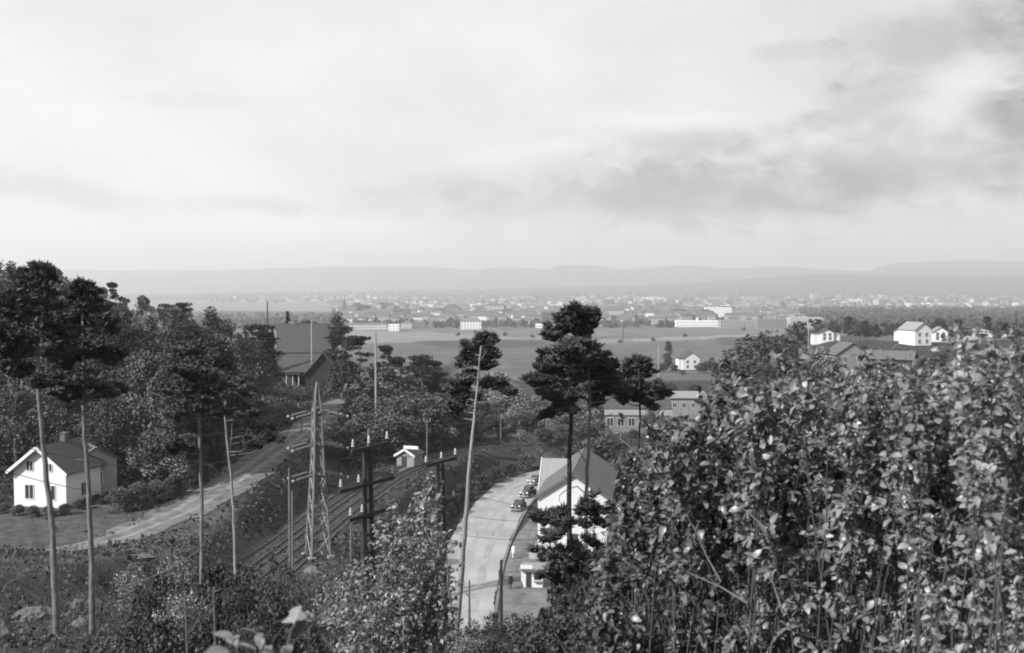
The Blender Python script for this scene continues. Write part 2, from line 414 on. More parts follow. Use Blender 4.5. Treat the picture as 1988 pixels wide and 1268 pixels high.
def sheet(name, pts, hw, m, lift=.06, kind='structure', nacross=5, step=1.5, edge=None):
    """ribbon draped on the ground; pts = centre line [(x,y)], hw = half widths"""
    P2 = []; 
    for i in range(len(pts) - 1):
        a = np.array(pts[i]); b = np.array(pts[i + 1]); n = max(1, int(np.linalg.norm(b - a) / step))
        for k in range(n): P2.append((*(a + (b - a) * k / n), hw[i] + (hw[i + 1] - hw[i]) * k / n))
    P2.append((*pts[-1], hw[-1])); P2 = np.array(P2)
    # smooth the corners
    for _ in range(6): P2[1:-1] = (P2[:-2] + 2 * P2[1:-1] + P2[2:]) / 4
    t = np.gradient(P2[:, :2], axis=0); t /= np.linalg.norm(t, axis=1)[:, None]; nn = np.stack([t[:, 1], -t[:, 0]], 1)
    k = np.linspace(-1, 1, nacross)[None, :]
    if edge:
        i_ = np.arange(len(P2)); k = np.repeat(k, len(P2), 0); k[:, 0] -= edge / P2[:, 2] * (nz(i_ * 1., i_ * .6, 9.0, 1) + .35 * nz(i_ * 1., i_ * 2., 3.0, 1)); k[:, -1] += edge / P2[:, 2] * (nz(i_ * 1., i_ * .9, 11.0, 3) + .35 * nz(i_ * 1., i_ * 3., 3.0, 3))
    X = P2[:, None, 0] + nn[:, None, 0] * P2[:, None, 2] * k; Y = P2[:, None, 1] + nn[:, None, 1] * P2[:, None, 2] * k
    Z = ground(X, Y) + lift
    V = np.stack([X, Y, Z], -1).reshape(-1, 3); nr, nc = X.shape; idx = np.arange(nr * nc).reshape(nr, nc)
    Fc = np.stack([idx[:-1, :-1], idx[:-1, 1:], idx[1:, 1:], idx[1:, :-1]], -1).reshape(-1, 4)
    o = link(name, npmesh(name, V, Fc, m, True)); tag(o, kind=kind); return o, P2, nn
# main road (left/right edges read off the valley floor)
LE = [(-9.6, 100), (-9.2, 112), (-8.6, 130), (-8.2, 143), (-6.9, 156), (-5.1, 170), (-2.1, 183), (2.0, 192), (8, 199), (22, 205)]
RE = [(-1.9, 97), (-1.9, 112), (-1.3, 130), (-.3, 143), (1.2, 156), (2.9, 168), (5.4, 178), (9, 185), (14, 190), (26, 194)]
ctr = [((a[0] + b[0]) / 2, (a[1] + b[1]) / 2) for a, b in zip(LE, RE)]; hws = [math.dist(a, b) / 2 for a, b in zip(LE, RE)]
sheet('road', ctr, hws, m_road, .09, edge=.35, step=1.0)
sheet('pavement', [(1.2, 100), (2.4, 125), (3.4, 143), (5.5, 158), (7, 166)], [3.2, 3.6, 3.2, 2.5, 2.0], m_pave, .045)
# kerb along the right edge
kb = MB()
def kerb(pts, w=.3, h=.12):
    pts = np.array(pts, float)
    P2 = []
    for i in range(len(pts) - 1):
        for k in range(8): P2.append(pts[i] + (pts[i + 1] - pts[i]) * k / 8)
    P2.append(pts[-1]); P2 = np.array(P2)
    for _ in range(6): P2[1:-1] = (P2[:-2] + 2 * P2[1:-1] + P2[2:]) / 4
    t = np.gradient(P2, axis=0); t /= np.linalg.norm(t, axis=1)[:, None]; nn = np.stack([t[:, 1], -t[:, 0]], 1)
    prev = None
    vs = []; fs = []
    for p, n in zip(P2, nn):
        z = gz(*p) + .09
        for q in ((0, -.1), (0, h), (w, h), (w, -.1)): vs.append((p[0] + n[0] * q[0], p[1] + n[1] * q[0], z + q[1]))
    for i in range(len(P2) - 1):
        for k in range(3): fs.append((4 * i + k, 4 * i + k + 1, 4 * i + k + 5, 4 * i + k + 4))
    kb.add(vs, fs)
kerb([(x + .05, y) for x, y in RE[:7]])
tag(kb.build('kerb', m_pave), kind='structure')
# dirt road on the left shelf
sheet('dirt_road', [(-60, 84), (-45, 93), (-38.0, 104), (-35.2, 118), (-34.0, 136), (-33.3, 164), (-32.8, 200), (-30.5, 221), (-24, 240)], [1.0, 1.6, 2.5, 3.2, 3.4, 3.3, 3.1, 3.2, 3], m_dirt, .07, edge=.9, step=.8)
for off_, hw_ in ((-1.0, .38), (.9, .34)):
    sheet('wheel_track', [(x + off_, y) for x, y in [(-50, 89.5), (-45, 93), (-38.0, 104), (-35.2, 118), (-34.0, 136), (-33.3, 164), (-32.8, 200)]], [.1, .25, hw_, hw_ + .1, hw_, hw_, .2], m_rut, .085, edge=.12, step=.8)
for off_, hw_ in ((-2.6, .5), (-.6, .45), (1.6, .5)):
    sheet('worn_strip', [(x + off_, y) for x, y in ctr[1:9]], [hw_] * 8, m_worn, .1, edge=.25, step=1.0)
sheet('path', [(-21.5, 116), (-20.2, 128), (-18.6, 142), (-17.2, 160), (-15.5, 172)], [.6, 1.4, 1.3, 1.0, 1.4], m_dirt, .08, edge=.6, step=.8)
# tram tracks: ballast + rails
def track(name, pts, label):
    e = empty(name, (0, 0, 0), label=label, cat='tram track')
    o, P2, nn = sheet('ballast', pts, [1.5] * len(pts), m_ballast, .12, kind=None); o.parent = e
    for s in (-.72, .72):
        vs = []; fs = []
        for p, n in zip(P2, nn):
            x, y = p[0] + n[0] * s, p[1] + n[1] * s; z = gz(x, y) + .13
            for q in ((-.07, 0), (-.05, .16), (.05, .16), (.07, 0)): vs.append((x + n[0] * q[0], y + n[1] * q[0], z + q[1]))
        for i in range(len(P2) - 1):
            for k in range(3): fs.append((4 * i + k, 4 * i + k + 1, 4 * i + k + 5, 4 * i + k + 4))
        MB().add(vs, fs).build('rail', m_rail, e)
    sl = MB()
    for i in range(0, len(P2) - 1):
        for fr in (0, .5):
            p = P2[i] * (1 - fr) + P2[i + 1] * fr; n = nn[i]
            a = math.atan2(n[1], n[0]); z = gz(p[0], p[1]) + .1
            sl.box(p[0] - 1.2, p[0] + 1.2, p[1] - .12, p[1] + .12, z, z + .08, Matrix.Rotation(a, 3, 'Z'))
    tag(sl.build('sleepers', m_tar, e), kind='stuff')
T1 = [(-29, 84), (-27.6, 92), (-26.2, 102), (-25.2, 114), (-24.0, 130), (-22.4, 146), (-20.4, 163), (-16.5, 180), (-9.5, 194), (2, 204), (20, 211), (45, 215)]
track('tram_track', T1, 'tram track curving along the shelf beside the dirt road')
track('tram_track', [(x + 3.7, y - 1.5) for x, y in T1[:7]] + [(-13.6, 176.5), (-7, 189.5), (4, 199.6), (21, 206.6), (46, 210.5)], 'tram track curving round nearest to the steel pylon foot')
# fjord water
w = MB(); w.add([(-5200, 3150, -110), (-150, 3150, -110), (-150, 6400, -110), (-5200, 6400, -110)], [(0, 1, 2, 3)])
tag(w.build('water', m_water), kind='structure')

# ------------------------------------------------------------------ buildings
def gable_house(name, c, rz, W, Lh, Hw, Hr, label, cat='house', wallm=None, roofm=None, over=.5, windows=(), door=None, chimney=None, trim=None, group=None, plinth=.0):
    """gable faces -y (towards the viewer for rz=0). W across (x), Lh depth (y)."""
    wallm = wallm or m_white; roofm = roofm or m_roofd
    e = empty(name, c, rz, label, cat, group)
    h = W / 2
    b = MB()
    vs = [(-h, 0, -2.5), (h, 0, -2.5), (h, 0, Hw), (0, 0, Hw + Hr), (-h, 0, Hw), (-h, Lh, -2.5), (h, Lh, -2.5), (h, Lh, Hw), (0, Lh, Hw + Hr), (-h, Lh, Hw)]
    b.add(vs, [(0, 1, 2, 3, 4), (6, 5, 9, 8, 7), (1, 6, 7, 2), (5, 0, 4, 9), (2, 7, 8, 3), (3, 8, 9, 4)])
    b.build('wall', wallm, e)
    sl = math.hypot(h, Hr); th = .14
    for sx in (-1, 1):
        r = MB()
        ex = h + over * h / sl; ez = Hw - over * Hr / sl
        n = Vector((sx * Hr, 0, h)).normalized()
        p = [Vector((0, -over, Hw + Hr)), Vector((sx * ex, -over, ez)), Vector((sx * ex, Lh + over, ez)), Vector((0, Lh + over, Hw + Hr))]
        lo = [q + n * .01 for q in p]; hi = [q + n * (.01 + th) for q in p]
        r.add(lo + hi, [(0, 1, 2, 3), (7, 6, 5, 4), (0, 4, 5, 1), (1, 5, 6, 2), (2, 6, 7, 3), (3, 7, 4, 0)])
        r.build('roof', roofm, e)
        if trim:
            t = MB(); q = [Vector((0, -over - .05, Hw + Hr)), Vector((sx * (ex + .02), -over - .05, ez))]
            u = (q[1] - q[0]).normalized(); nn = n
            a0, a1 = q[0] - nn * .16, q[1] - nn * .16; b0, b1 = q[0] + nn * .17, q[1] + nn * .17
            dy = Vector((0, .045, 0))
            t.add([a0, a1, b1, b0, a0 + dy, a1 + dy, b1 + dy, b0 + dy], [(0, 1, 2, 3), (7, 6, 5, 4), (0, 4, 5, 1), (3, 2, 6, 7), (1, 5, 6, 2), (0, 3, 7, 4)])
            t.build('bargeboard', trim, e)
    for (side, u, z, ww, hh) in windows:
        add_window(e, side, u, z, ww, hh, h, Lh)
    if door:
        side, u, ww, hh = door
        d = MB(); 
        if side == 'f': d.box(u - ww / 2, u + ww / 2, -.04, .03, 0, hh)
        else: d.box(h - .03, h + .04, u - ww / 2, u + ww / 2, 0, hh)
        dd = d.build('door', m_timber, e)
    if chimney:
        x, y, z = chimney
        k = MB().box(x - .3, x + .3, y - .4, y + .4, Hw + Hr * .4, Hw + Hr + z); k.box(x - .37, x + .37, y - .47, y + .47, Hw + Hr + z + .001, Hw + Hr + z + .12)
        k.build('chimney', m_roofm, e)
    return e
def add_window(e, side, u, z, ww, hh, h, Lh, frame=None, sash=True):
    frame = frame or m_white
    f = MB(); g = MB(); t = .07
    def B(mb, a0, a1, z0, z1, o0, o1):
        if side == 'f': mb.box(a0, a1, -o1, -o0, z0, z1)
        elif side == 'r': mb.box(h + o0, h + o1, a0, a1, z0, z1)
        elif side == 'l': mb.box(-h - o1, -h - o0, a0, a1, z0, z1)
    a0, a1, z0, z1 = u - ww / 2, u + ww / 2, z, z + hh
    B(f, a0 - t, a0, z0 - t, z1 + t, .003, .07); B(f, a1, a1 + t, z0 - t, z1 + t, .003, .07)
    B(f, a0, a1, z0 - t, z0, .003, .07); B(f, a0, a1, z1, z1 + t, .003, .07)
    if sash: B(f, u - .03, u + .03, z0, z1, .013, .05)
    B(g, a0, a1, z0, z1, .004, .012)
    w_ = f.build('frame', frame, None); p = g.build('window', m_glass, e); w_.parent = p
    return p

# white house, far left
hl = gp(78, 985, 110)
gable_house('white_house', (hl.x, hl.y, hl.z), R(-13), 6.5, 6.4, 4.1, 2.5, 'white gabled wooden house behind the pines at the left', trim=m_white,
    windows=[('f', -1.3, .9, 1.0, 1.5), ('f', 1.4, .9, 1.0, 1.5), ('f', -1.2, 4.0, .8, 1.0), ('f', 1.2, 4.0, .7, .8), ('r', 3.2, .9, 1, 1.4)], chimney=(0, 4.5, .9), over=.6)
g2 = P(188, 940, hl.y + 5.5); gz2 = gz(g2.x, g2.y)
gable_house('outbuilding', (g2.x, g2.y, gz2 + .4), R(38), 4.6, 5.0, 3.8, 1.4, 'grey outbuilding to the right of the white gabled house', 'outbuilding', wallm=m_offw, roofm=m_roofm, windows=[('f', 0.2, 1.2, .8, 1.2)], over=.3)

# big lodge with large light roof, above the dirt road
ck = gp(590, 768, 205); bz = -22.8
def lodge():
    c = P(590, 700, 236)
    e = empty('timber_lodge', (c.x, c.y, bz), R(7), 'large dark timber lodge with a broad grey roof above the dirt road', 'lodge')
    h = 5.6; Ln = 4.6
    # main block: ridge along x
    W, D, Hw, Hr = 10.6, 9.6, 8.0, 5.2
    b = MB(); b.add([(-h, 0, -3), (h, 0, -3), (h, D, -3), (-h, D, -3), (-h, 0, Hw), (h, 0, Hw), (h, D, Hw), (-h, D, Hw), (-h, D / 2, Hw + Hr), (h, D / 2, Hw + Hr)],
        [(0, 1, 5, 4), (2, 3, 7, 6), (1, 2, 6, 9, 5), (3, 0, 4, 8, 7), (4, 5, 9, 8), (6, 7, 8, 9)]); b.build('wall', m_timber, e)
    for s in (-1, 1):
        y0 = D / 2; ye = D / 2 + s * (D / 2 + .7); ze = Hw - .7 * Hr / (D / 2)
        r = MB(); p = [(-h - .5, y0, Hw + Hr + .02), (h - .9, y0, Hw + Hr + .02), (h + .6, ye, ze), (-h - .2, ye, ze)]
        hi = [(x, y, z + .2) for x, y, z in p]
        r.add(p + hi, [(0, 1, 2, 3), (7, 6, 5, 4), (0, 4, 5, 1), (1, 5, 6, 2), (2, 6, 7, 3), (3, 7, 4, 0)]); r.build('roof', m_lodge, e)
    k = MB().box(-2.4, -1.6, D / 2 - .4, D / 2 + .4, Hw + Hr - .6, Hw + Hr + 1.0); k.build('chimney', m_roofm, e)
    # front range with lower roof and the projecting gable
    b = MB().box(-h + .3, 4.2, -6.5, -.01, -3, 4.0); b.build('wall', m_timber, e)
    r = MB(); p = [(-h - .2, -7.2, 3.6), (4.0, -7.2, 3.6), (5.0, -.02, 7.3), (-h + .4, -.02, 7.3)]; hi = [(x, y, z + .18) for x, y, z in p]
    r.add(p + hi, [(0, 1, 2, 3), (7, 6, 5, 4), (0, 4, 5, 1), (1, 5, 6, 2), (2, 6, 7, 3), (3, 7, 4, 0)]); r.build('roof', m_roofd, e)
    # gable facing the viewer
    gx, gw, gd, gh, gr = 4.4, 3.5, 8.5, 3.6, 4.1; y0 = -9.5
    b = MB(); b.add([(gx - gw, y0, -3), (gx + gw, y0, -3), (gx + gw, y0, gh), (gx, y0, gh + gr), (gx - gw, y0, gh), (gx - gw, y0 + gd, -3), (gx + gw, y0 + gd, -3), (gx + gw, y0 + gd, gh), (gx, y0 + gd, gh + gr), (gx - gw, y0 + gd, gh)],
        [(0, 1, 2, 3, 4), (6, 5, 9, 8, 7), (1, 6, 7, 2), (5, 0, 4, 9), (2, 7, 8, 3), (3, 8, 9, 4)]); b.build('wall', m_timber, e)
    for s in (-1, 1):
        q = 1.12
        p = [(gx, y0 - .6, gh + gr + .02), (gx + s * gw * q, y0 - .6, gh + gr + .02 - gr * q), (gx + s * gw * q, y0 + gd + 3, gh + gr + .02 - gr * q), (gx, y0 + gd + 3, gh + gr + .02)]; hi = [(x, y, z + .2) for x, y, z in p]
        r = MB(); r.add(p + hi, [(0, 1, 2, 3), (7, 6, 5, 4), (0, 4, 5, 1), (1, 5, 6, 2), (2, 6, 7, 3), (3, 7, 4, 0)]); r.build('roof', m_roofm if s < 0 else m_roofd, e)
    for x in (-4.4, -3.2, -1.9):
        g = MB().box(x - .4, x + .4, -6.56, -6.505, 1.0, 2.6); p_ = g.build('window', m_glass, e)
        f = MB(); 
        for a in (-.5, .42): f.box(x + a, x + a + .09, -6.6, -6.51, .9, 2.7)
        f.box(x - .41, x + .41, -6.6, -6.51, 2.605, 2.7); f.box(x - .41, x + .41, -6.6, -6.51, .9, .995); ff = f.build('frame', m_offw, p_)
    for zz in (.8, 3.9):
        for x in ((2.6, 4.4, 6.2) if zz < 2 else (4.4,)):
            g = MB().box(x - .45, x + .45, y0 - .05, y0 - .004, zz, zz + 1.3); g.build('window', m_glass, e)
    v = MB().box(-3.2, -.5, -8.2, -6.6, -.2, .9); v.build('porch', m_offw, e)
    for x in (-3.1, -1.8, -.6): MB().box(x - .08, x + .08, -8.1, -7.94, .9, 3.3).build('porch_post', m_white, e)
    MB().box(-3.4, -.3, -8.4, -6.56, 3.3, 3.42).build('porch_roof', m_roofd, e)
lodge()

# white rendered building right of the road
def roadhouse():
    c = P(1112, 1075, 137.5); z0 = -34.15
    rz = -R(8)
    e = gable_house('roadside_building', (c.x, c.y, z0), rz, 8.9, 21, 6.9, 2.9, 'long white rendered building with a dark gable roof beside the main road', 'building', wallm=m_render, roofm=m_roofm, over=.35, trim=m_roofm,
        windows=[('f', -2.6, 4.0, 1.0, 1.3), ('f', 2.6, 4.0, 1.0, 1.3), ('f', -2.6, .9, 1.2, 1.5), ('f', 2.4, .9, 1.2, 1.5)] + [('l', y, 4.1, 1.0, 1.2) for y in (3, 7)], door=('f', .1, 1.1, 2.2))
    # cross wing to the left, ridge along x, near slope lit
    b = MB(); x0, x1, ya, yb = -5.2, -.5, 11.5, 19.0; Hw, Hr = 6.0, 3.1; ym = (ya + yb) / 2
    b.add([(x0, ya, -1), (x0, yb, -1), (x0, yb, Hw), (x0, ym, Hw + Hr), (x0, ya, Hw), (x1, ya, -1), (x1, yb, -1), (x1, yb, Hw), (x1, ym, Hw + Hr), (x1, ya, Hw)],
        [(0, 4, 3, 2, 1), (5, 6, 7, 8, 9), (0, 5, 9, 4), (1, 2, 7, 6), (4, 9, 8, 3), (3, 8, 7, 2)]); b.build('wing_wall', m_render, e)
    for s in (-1, 1):
        q = 1.1; p = [(x0 - .4, ym, Hw + Hr + .03), (x1 + .3, ym, Hw + Hr + .03), (x1 + .3, ym + s * (yb - ya) / 2 * q, Hw + Hr + .03 - Hr * q), (x0 - .4, ym + s * (yb - ya) / 2 * q, Hw + Hr + .03 - Hr * q)]
        hi = [(x, y, z + .14) for x, y, z in p]; r = MB(); r.add(p + hi, [(0, 1, 2, 3), (7, 6, 5, 4), (0, 4, 5, 1), (1, 5, 6, 2), (2, 6, 7, 3), (3, 7, 4, 0)]); r.build('wing_roof', m_roofl, e)
        a, b_ = Vector(p[0]), Vector(p[3]); t = MB(); n = Vector((0, 0, .3)); dx = Vector((-.12, 0, 0))
        v = [a - n * .5, b_ - n * .5, b_ + n * .9, a + n * .9]; t.add(v + [k + dx for k in v], [(0, 1, 2, 3), (7, 6, 5, 4), (0, 4, 5, 1), (3, 2, 6, 7), (1, 5, 6, 2), (0, 3, 7, 4)]); t.build('bargeboard', m_white, e)
roadhouse()

# kiosk by the yard
kc = P(1022, 1145, 121); 
def kiosk():
    e = empty('kiosk', (kc.x + .3, kc.y, gz(kc.x, kc.y)), R(-6), 'small white kiosk with a flat light roof near the two pedestrians', 'kiosk')
    MB().box(-.9, 1.5, 0, 2.2, -.3, 2.1).build('wall', m_white, e)
    MB().box(-1.1, 1.7, -.5, 2.4, 2.105, 2.22).build('roof', m_roofl, e)
    MB().box(-.35, .25, -.03, -.003, .05, 1.7).build('door', m_timber, e)
    MB().box(.5, 1.4, -.35, -.004, .75, .83).build('counter', m_offw, e)
    MB().box(.55, 1.35, -.02, -.003, .9, 1.7).build('hatch', m_glass, e)
    MB().box(-.9, .4, -.55, -.53, 2.25, 2.7).build('sign_board', m_white, e)
kiosk()
yard = MB(); q = P(1020, 1075, 133)
yard.box(-2.2, 2.4, 0, 8, 0, .9); yo = yard.build('terrace_block', m_offw, None); yo.location = (q.x + 2.6, q.y, gz(q.x, q.y) - .05); yo.rotation_euler[2] = R(-12)
tag(yo, 'low pale concrete terrace between the kiosk and the white building', 'terrace')

# stop shelter left of the tall pine
sc_ = P(787, 915, 172)
def shelter():
    z = gz(sc_.x, sc_.y)
    e = gable_house('stop_shelter', (sc_.x, sc_.y, z), R(-20), 3.0, 3.2, 2.0, .9, 'small gabled tram stop shelter with white trim beside the track', 'shelter', wallm=m_offw, roofm=m_roofd, trim=m_white, over=.35, door=('f', -.2, .9, 1.8))
    s = MB().box(-.1, 2.4, -.42, -.36, 3.05, 3.55); s.build('sign_board', m_white, e)
    for x in (.3, 2.0): MB().box(x - .04, x + .04, -.36, -.30, 1.9, 3.2).build('sign_post', m_tar, e)
shelter()

# long low building with windows behind the twin pines
lb = P(1175, 830, 226)
def lowbuilding():
    z0 = gz(lb.x + 6, lb.y) - .5
    e = empty('long_building', (lb.x, lb.y, z0), R(-4), 'long low pale building with a white fascia behind the twin pines', 'building')
    top = (545 - 798) / F * 226 - z0
    MB().box(0, 13.5, 0, 8, -1, top).build('wall', m_greyw, e)
    MB().box(-.2, 13.7, -.25, .0, top - .9, top + .25).build('fascia', m_offw, e)
    r = MB(); p = [(-.3, -.2, top + .27), (13.8, -.2, top + .27), (13.8, 8.3, top + 1.9), (-.3, 8.3, top + 1.9)]; hi = [(x, y, z + .15) for x, y, z in p]
    r.add(p + hi, [(0, 1, 2, 3), (7, 6, 5, 4), (0, 4, 5, 1), (1, 5, 6, 2), (2, 6, 7, 3), (3, 7, 4, 0)]); r.build('roof', m_roofd, e)
    for x in (1.0, 3.2, 5.4, 7.6, 9.8, 12): add_window(e, 'f', x, top - 3.2, 1.3, 1.7, 0, 0)
    for x in (2.0, 5.4, 8.8): add_window(e, 'f', x, top - 6.4, 1.3, 1.7, 0, 0)
lowbuilding()
def low_roof(X0, X1, Y, D, H, label, m=None):
    c = P((X0 + X1) / 2, Y, D); z = gz(c.x, c.y); top = c.z - z; W = (X1 - X0) / F * D
    gb = empty('workshop', (c.x, c.y, z), R(random.uniform(-8, 8)), label, 'workshop')
    MB().box(-W / 2, W / 2, 0, 7, -1, top - .2).build('wall', m_offw, gb)
    r = MB(); p = [(-W / 2 - .3, -.4, top - .18), (W / 2 + .3, -.4, top - .18), (W / 2 + .3, 7.4, top + .7), (-W / 2 - .3, 7.4, top + .7)]; hi = [(x, y, z_ + .15) for x, y, z_ in p]
    r.add(p + hi, [(0, 1, 2, 3), (7, 6, 5, 4), (0, 4, 5, 1), (1, 5, 6, 2), (2, 6, 7, 3), (3, 7, 4, 0)]); r.build('roof', m or m_roofl, gb)
    for x in np.arange(-W / 2 + 1.2, W / 2 - .8, 2.2): add_window(gb, 'f', float(x), max(.6, top - 2.4), .9, 1.1, 0, 0)
low_roof(1300, 1372, 772, 262, 5, 'light roofed workshop just above the tallest shrub leaves')
low_roof(1305, 1405, 872, 175, 4, 'pale roofed workshop half hidden by the right hand shrubs')

# white villas
def villa(X, Yb, D, W, Hw, Hr, rz, label, Lh=7, wins=True, hip=False, roofm=None, wm=None):
    c = gp(X, Yb, D - 45); z = c.z - .15; W *= c.y / D; Hw *= c.y / D
    wl = [('f', -W * .22, Hw * .55 + .2, 1.0, 1.3), ('f', W * .2, Hw * .55 + .2, 1.0, 1.3), ('f', -W * .22, .9, 1.0, 1.3), ('f', W * .22, .9, 1.0, 1.3)] if wins else []
    return gable_house('villa', (c.x, c.y, z), R(rz), W, Lh, Hw, Hr, label, 'villa', wallm=wm or m_white, roofm=roofm or m_roofd, over=.4, windows=wl, chimney=(0.3, Lh * .4, .7))
v1 = villa(1342, 718, 490, 7.8, 5.2, 2.8, 8, 'white two storey villa beside the dark tree on the open field')
MB().box(-5.6, -3.92, .8, 5.5, -1, 5.0).build('side_wing', m_white, v1); MB().box(-5.8, -3.925, .6, 5.7, 5.02, 5.3).build('side_wing_roof', m_roofd, v1)
v2 = villa(1606, 664, 395, 4.6, 3.6, 1.2, 0, 'low white villa with a rounded centre gable at the field edge', Lh=6)
for s in (-1, 1): MB().box(*( (-5.2, -2.32) if s < 0 else (2.32, 5.2)), 1.0, 5, -1, 3.1).build('side_wing', m_white, v2); MB().box(*((-5.4, -2.33) if s < 0 else (2.33, 5.4)), .8, 5.2, 3.12, 3.35).build('side_wing_roof', m_roofl, v2)
villa(1757, 662, 395, 7.6, 3.6, 1.9, -24, 'white villa left of the larger white villa on the right slope', Lh=8, roofm=m_roofl)
villa(1792, 671, 380, 6.6, 5.6, 2.4, 14, 'largest white villa with a tall gable on the right slope', Lh=9, roofm=m_roofl)
villa(1826, 664, 372, 4.6, 3.6, 1.6, -8, 'small white cottage right of the largest white villa', Lh=5, roofm=m_roofl)
villa(1655, 722, 285, 9.0, 4.6, 2.9, 5, 'grey gabled house top showing above the bright shrub leaves', Lh=8, wm=m_offw, roofm=m_roofm)
c = gp(1775, 712, 240); dh = gable_house('villa', (c.x, c.y, c.z - .2), R(62), 7.5, 13.0, 2.3, 1.9, 'dark roofed house with a pale end wall below the white villas', 'villa', wallm=m_timber, roofm=m_roofm, over=.5)
MB().box(-3.7, 3.7, -.06, -.01, -1, 2.25).build('end_wall', m_white, dh)
villa(1955, 712, 280, 7.0, 3.2, 1.4, 10, 'white house at the right edge of the view', Lh=7, roofm=m_roofl)
villa(1905, 655, 520, 11, 3, 1.5, 4, 'pale low house among the far trees at the right', Lh=7)

# ------------------------------------------------------------------ the city
def block(name, X0, X1, Yt, Yb, label, cat='apartment block', wm=None, rm=None, roof=True, depth=None, win=True, ymin=1000, rz=0, group=None, floors=None, hip=True):
    c = gp((X0 + X1) / 2, Yb, ymin); k = c.y / F
    W = (X1 - X0) * k; H = (Yb - Yt) * k; D = depth or min(W, 14)
    Hw = H * (.72 if roof else 1)
    e = empty(name, c, R(rz), label, cat, group)
    MB().box(-W / 2, W / 2, 0, D, -6, Hw).build('wall', wm or m_far, e)
    if roof:
        r = MB(); t = .3 if hip else 0
        r.add([(-W / 2 - .4, -.4, Hw + .01), (W / 2 + .4, -.4, Hw + .01), (W / 2 + .4, D + .4, Hw + .01), (-W / 2 - .4, D + .4, Hw + .01), (-W / 2 + D * t, D / 2, H), (W / 2 - D * t, D / 2, H)],
            [(0, 1, 5, 4), (1, 2, 5), (2, 3, 4, 5), (3, 0, 4), (3, 2, 1, 0)]); r.build('roof', rm or m_froof, e)
    if win:
        nf = floors or max(1, int(Hw / 3.2)); nx = max(2, int(W / 3.6)); fh = Hw / nf; wx = W / nx
        if nx * nf <= 60 and wx / k > 3.5:
            wm_ = MB().box(-.6, .6, -.08, -.01, 0, 1.5).mesh('window', m_glass)
            for i in range(nx):
                for j in range(nf): link('window', wm_, e, (-W / 2 + wx * (i + .5), 0, fh * (j + .3)))
        else:
            g = MB()
            for i in range(nx):
                for j in range(nf):
                    x = -W / 2 + wx * (i + .5); z = fh * (j + .3); g.add([(x - .6, -.05, z), (x + .6, -.05, z), (x + .6, -.05, z + 1.5), (x - .6, -.05, z + 1.5)], [(0, 1, 2, 3)])
            tag(g.build('windows', m_glass, e), kind='stuff')
    return e
block('row_block', 668, 752, 627, 640, 'long pale row of flats left of the small white block at the field edge', 'row of flats', wm=m_rowf)
block('apartment_block', 754, 775, 630, 643, 'small bright white block at the left end of the field edge', wm=m_fwhite, roof=False)
block('apartment_block', 778, 800, 624, 638, 'grey block next right of the small bright white block')
block('apartment_block', 803, 825, 621, 637, 'taller grey block behind the low sheds of the field edge')
block('apartment_block', 828, 852, 620, 635, 'gabled grey block left of the white tall flats')
e = block('white_flats', 894, 934, 618, 640, 'white four storey flats with dark roof at the field edge', wm=m_fwhite, rm=m_froof, floors=4)
block('industrial_shed', 1040, 1078, 629, 637, 'low pale shed touching the crown of the tall twin pine', 'shed', wm=m_fwhite, roof=False)
block('apartment_block', 1156, 1170, 620, 633, 'small white block just right of the twin pine crown', wm=m_fwhite, roof=False)
block('industrial_shed', 1172, 1208, 622, 632, 'dark grey factory hall right of the twin pine crown', 'factory', wm=m_fard)
block('industrial_shed', 1210, 1230, 620, 633, 'pale factory end next to the dark grey factory hall', 'factory', wm=m_far)
block('long_hall', 1313, 1398, 623, 635, 'bright long white hall wall at the far field edge', 'hall', wm=m_fwhite, roof=False, depth=20)
block('long_hall', 1399, 1470, 622, 636, 'pale grey long hall joined to the bright white hall', 'hall', wm=m_far, roof=False, depth=20)
block('long_hall', 1471, 1528, 620, 636, 'darker striped hall at the right end of the long halls', 'hall', wm=m_far, roof=False, depth=20)
block('long_hall', 1534, 1600, 617, 636, 'pale works building behind the slender white pole', 'works', wm=m_far, roof=False, depth=20)
e = block('tower_flats', 1370, 1421, 597, 623, 'tall pale flats with two end towers above the long hall', wm=m_fwhite, roof=False, floors=6)
block('apartment_block', 1432, 1448, 607, 619, 'small pale block right of the tall two tower flats', wm=m_fwhite)
block('apartment_block', 1450, 1475, 608, 619, 'grey block right of the small pale block', wm=m_far)
block('apartment_block', 1500, 1542, 602, 622, 'grey flats behind the works building among trees', wm=m_fard)
block('institution', 1246, 1290, 577, 587, 'long bright white building far out above the white tower', 'institution', wm=m_fwhite, roof=False, ymin=2500)
block('institution', 1618, 1674, 581, 590, 'wide bright white building far out on the right', 'institution', wm=m_fwhite, roof=False, ymin=2500)
def tower(name, X, Yt, Yb, w, label, cat, m, spire=.5, ymin=1500):
    c = gp(X, Yb, ymin); k = c.y / F; H = (Yb - Yt) * k; W = w * k
    e = empty(name, c, 0, label, cat)
    MB().box(-W / 2, W / 2, -W / 2, W / 2, -5, H * (1 - spire)).build('shaft', m, e)
    if spire:
        b = H * (1 - spire); r = MB(); r.add([(-W * .6, -W * .6, b), (W * .6, -W * .6, b), (W * .6, W * .6, b), (-W * .6, W * .6, b), (0, 0, H)], [(0, 1, 4), (1, 2, 4), (2, 3, 4), (3, 0, 4), (3, 2, 1, 0)]); r.build('spire', m_froof, e)
    return e
e = tower('church', 669, 571, 617, 7, 'church with a tall dark needle spire left in the city', 'church', m_fard, .72)
tower('city_tower', 1043, 574, 593, 5, 'left one of two blunt dark towers in the city centre', 'tower', m_fard, 0, 2500)
tower('city_tower', 1053, 575, 593, 5, 'right one of two blunt dark towers in the city centre', 'tower', m_fard, 0, 2500)
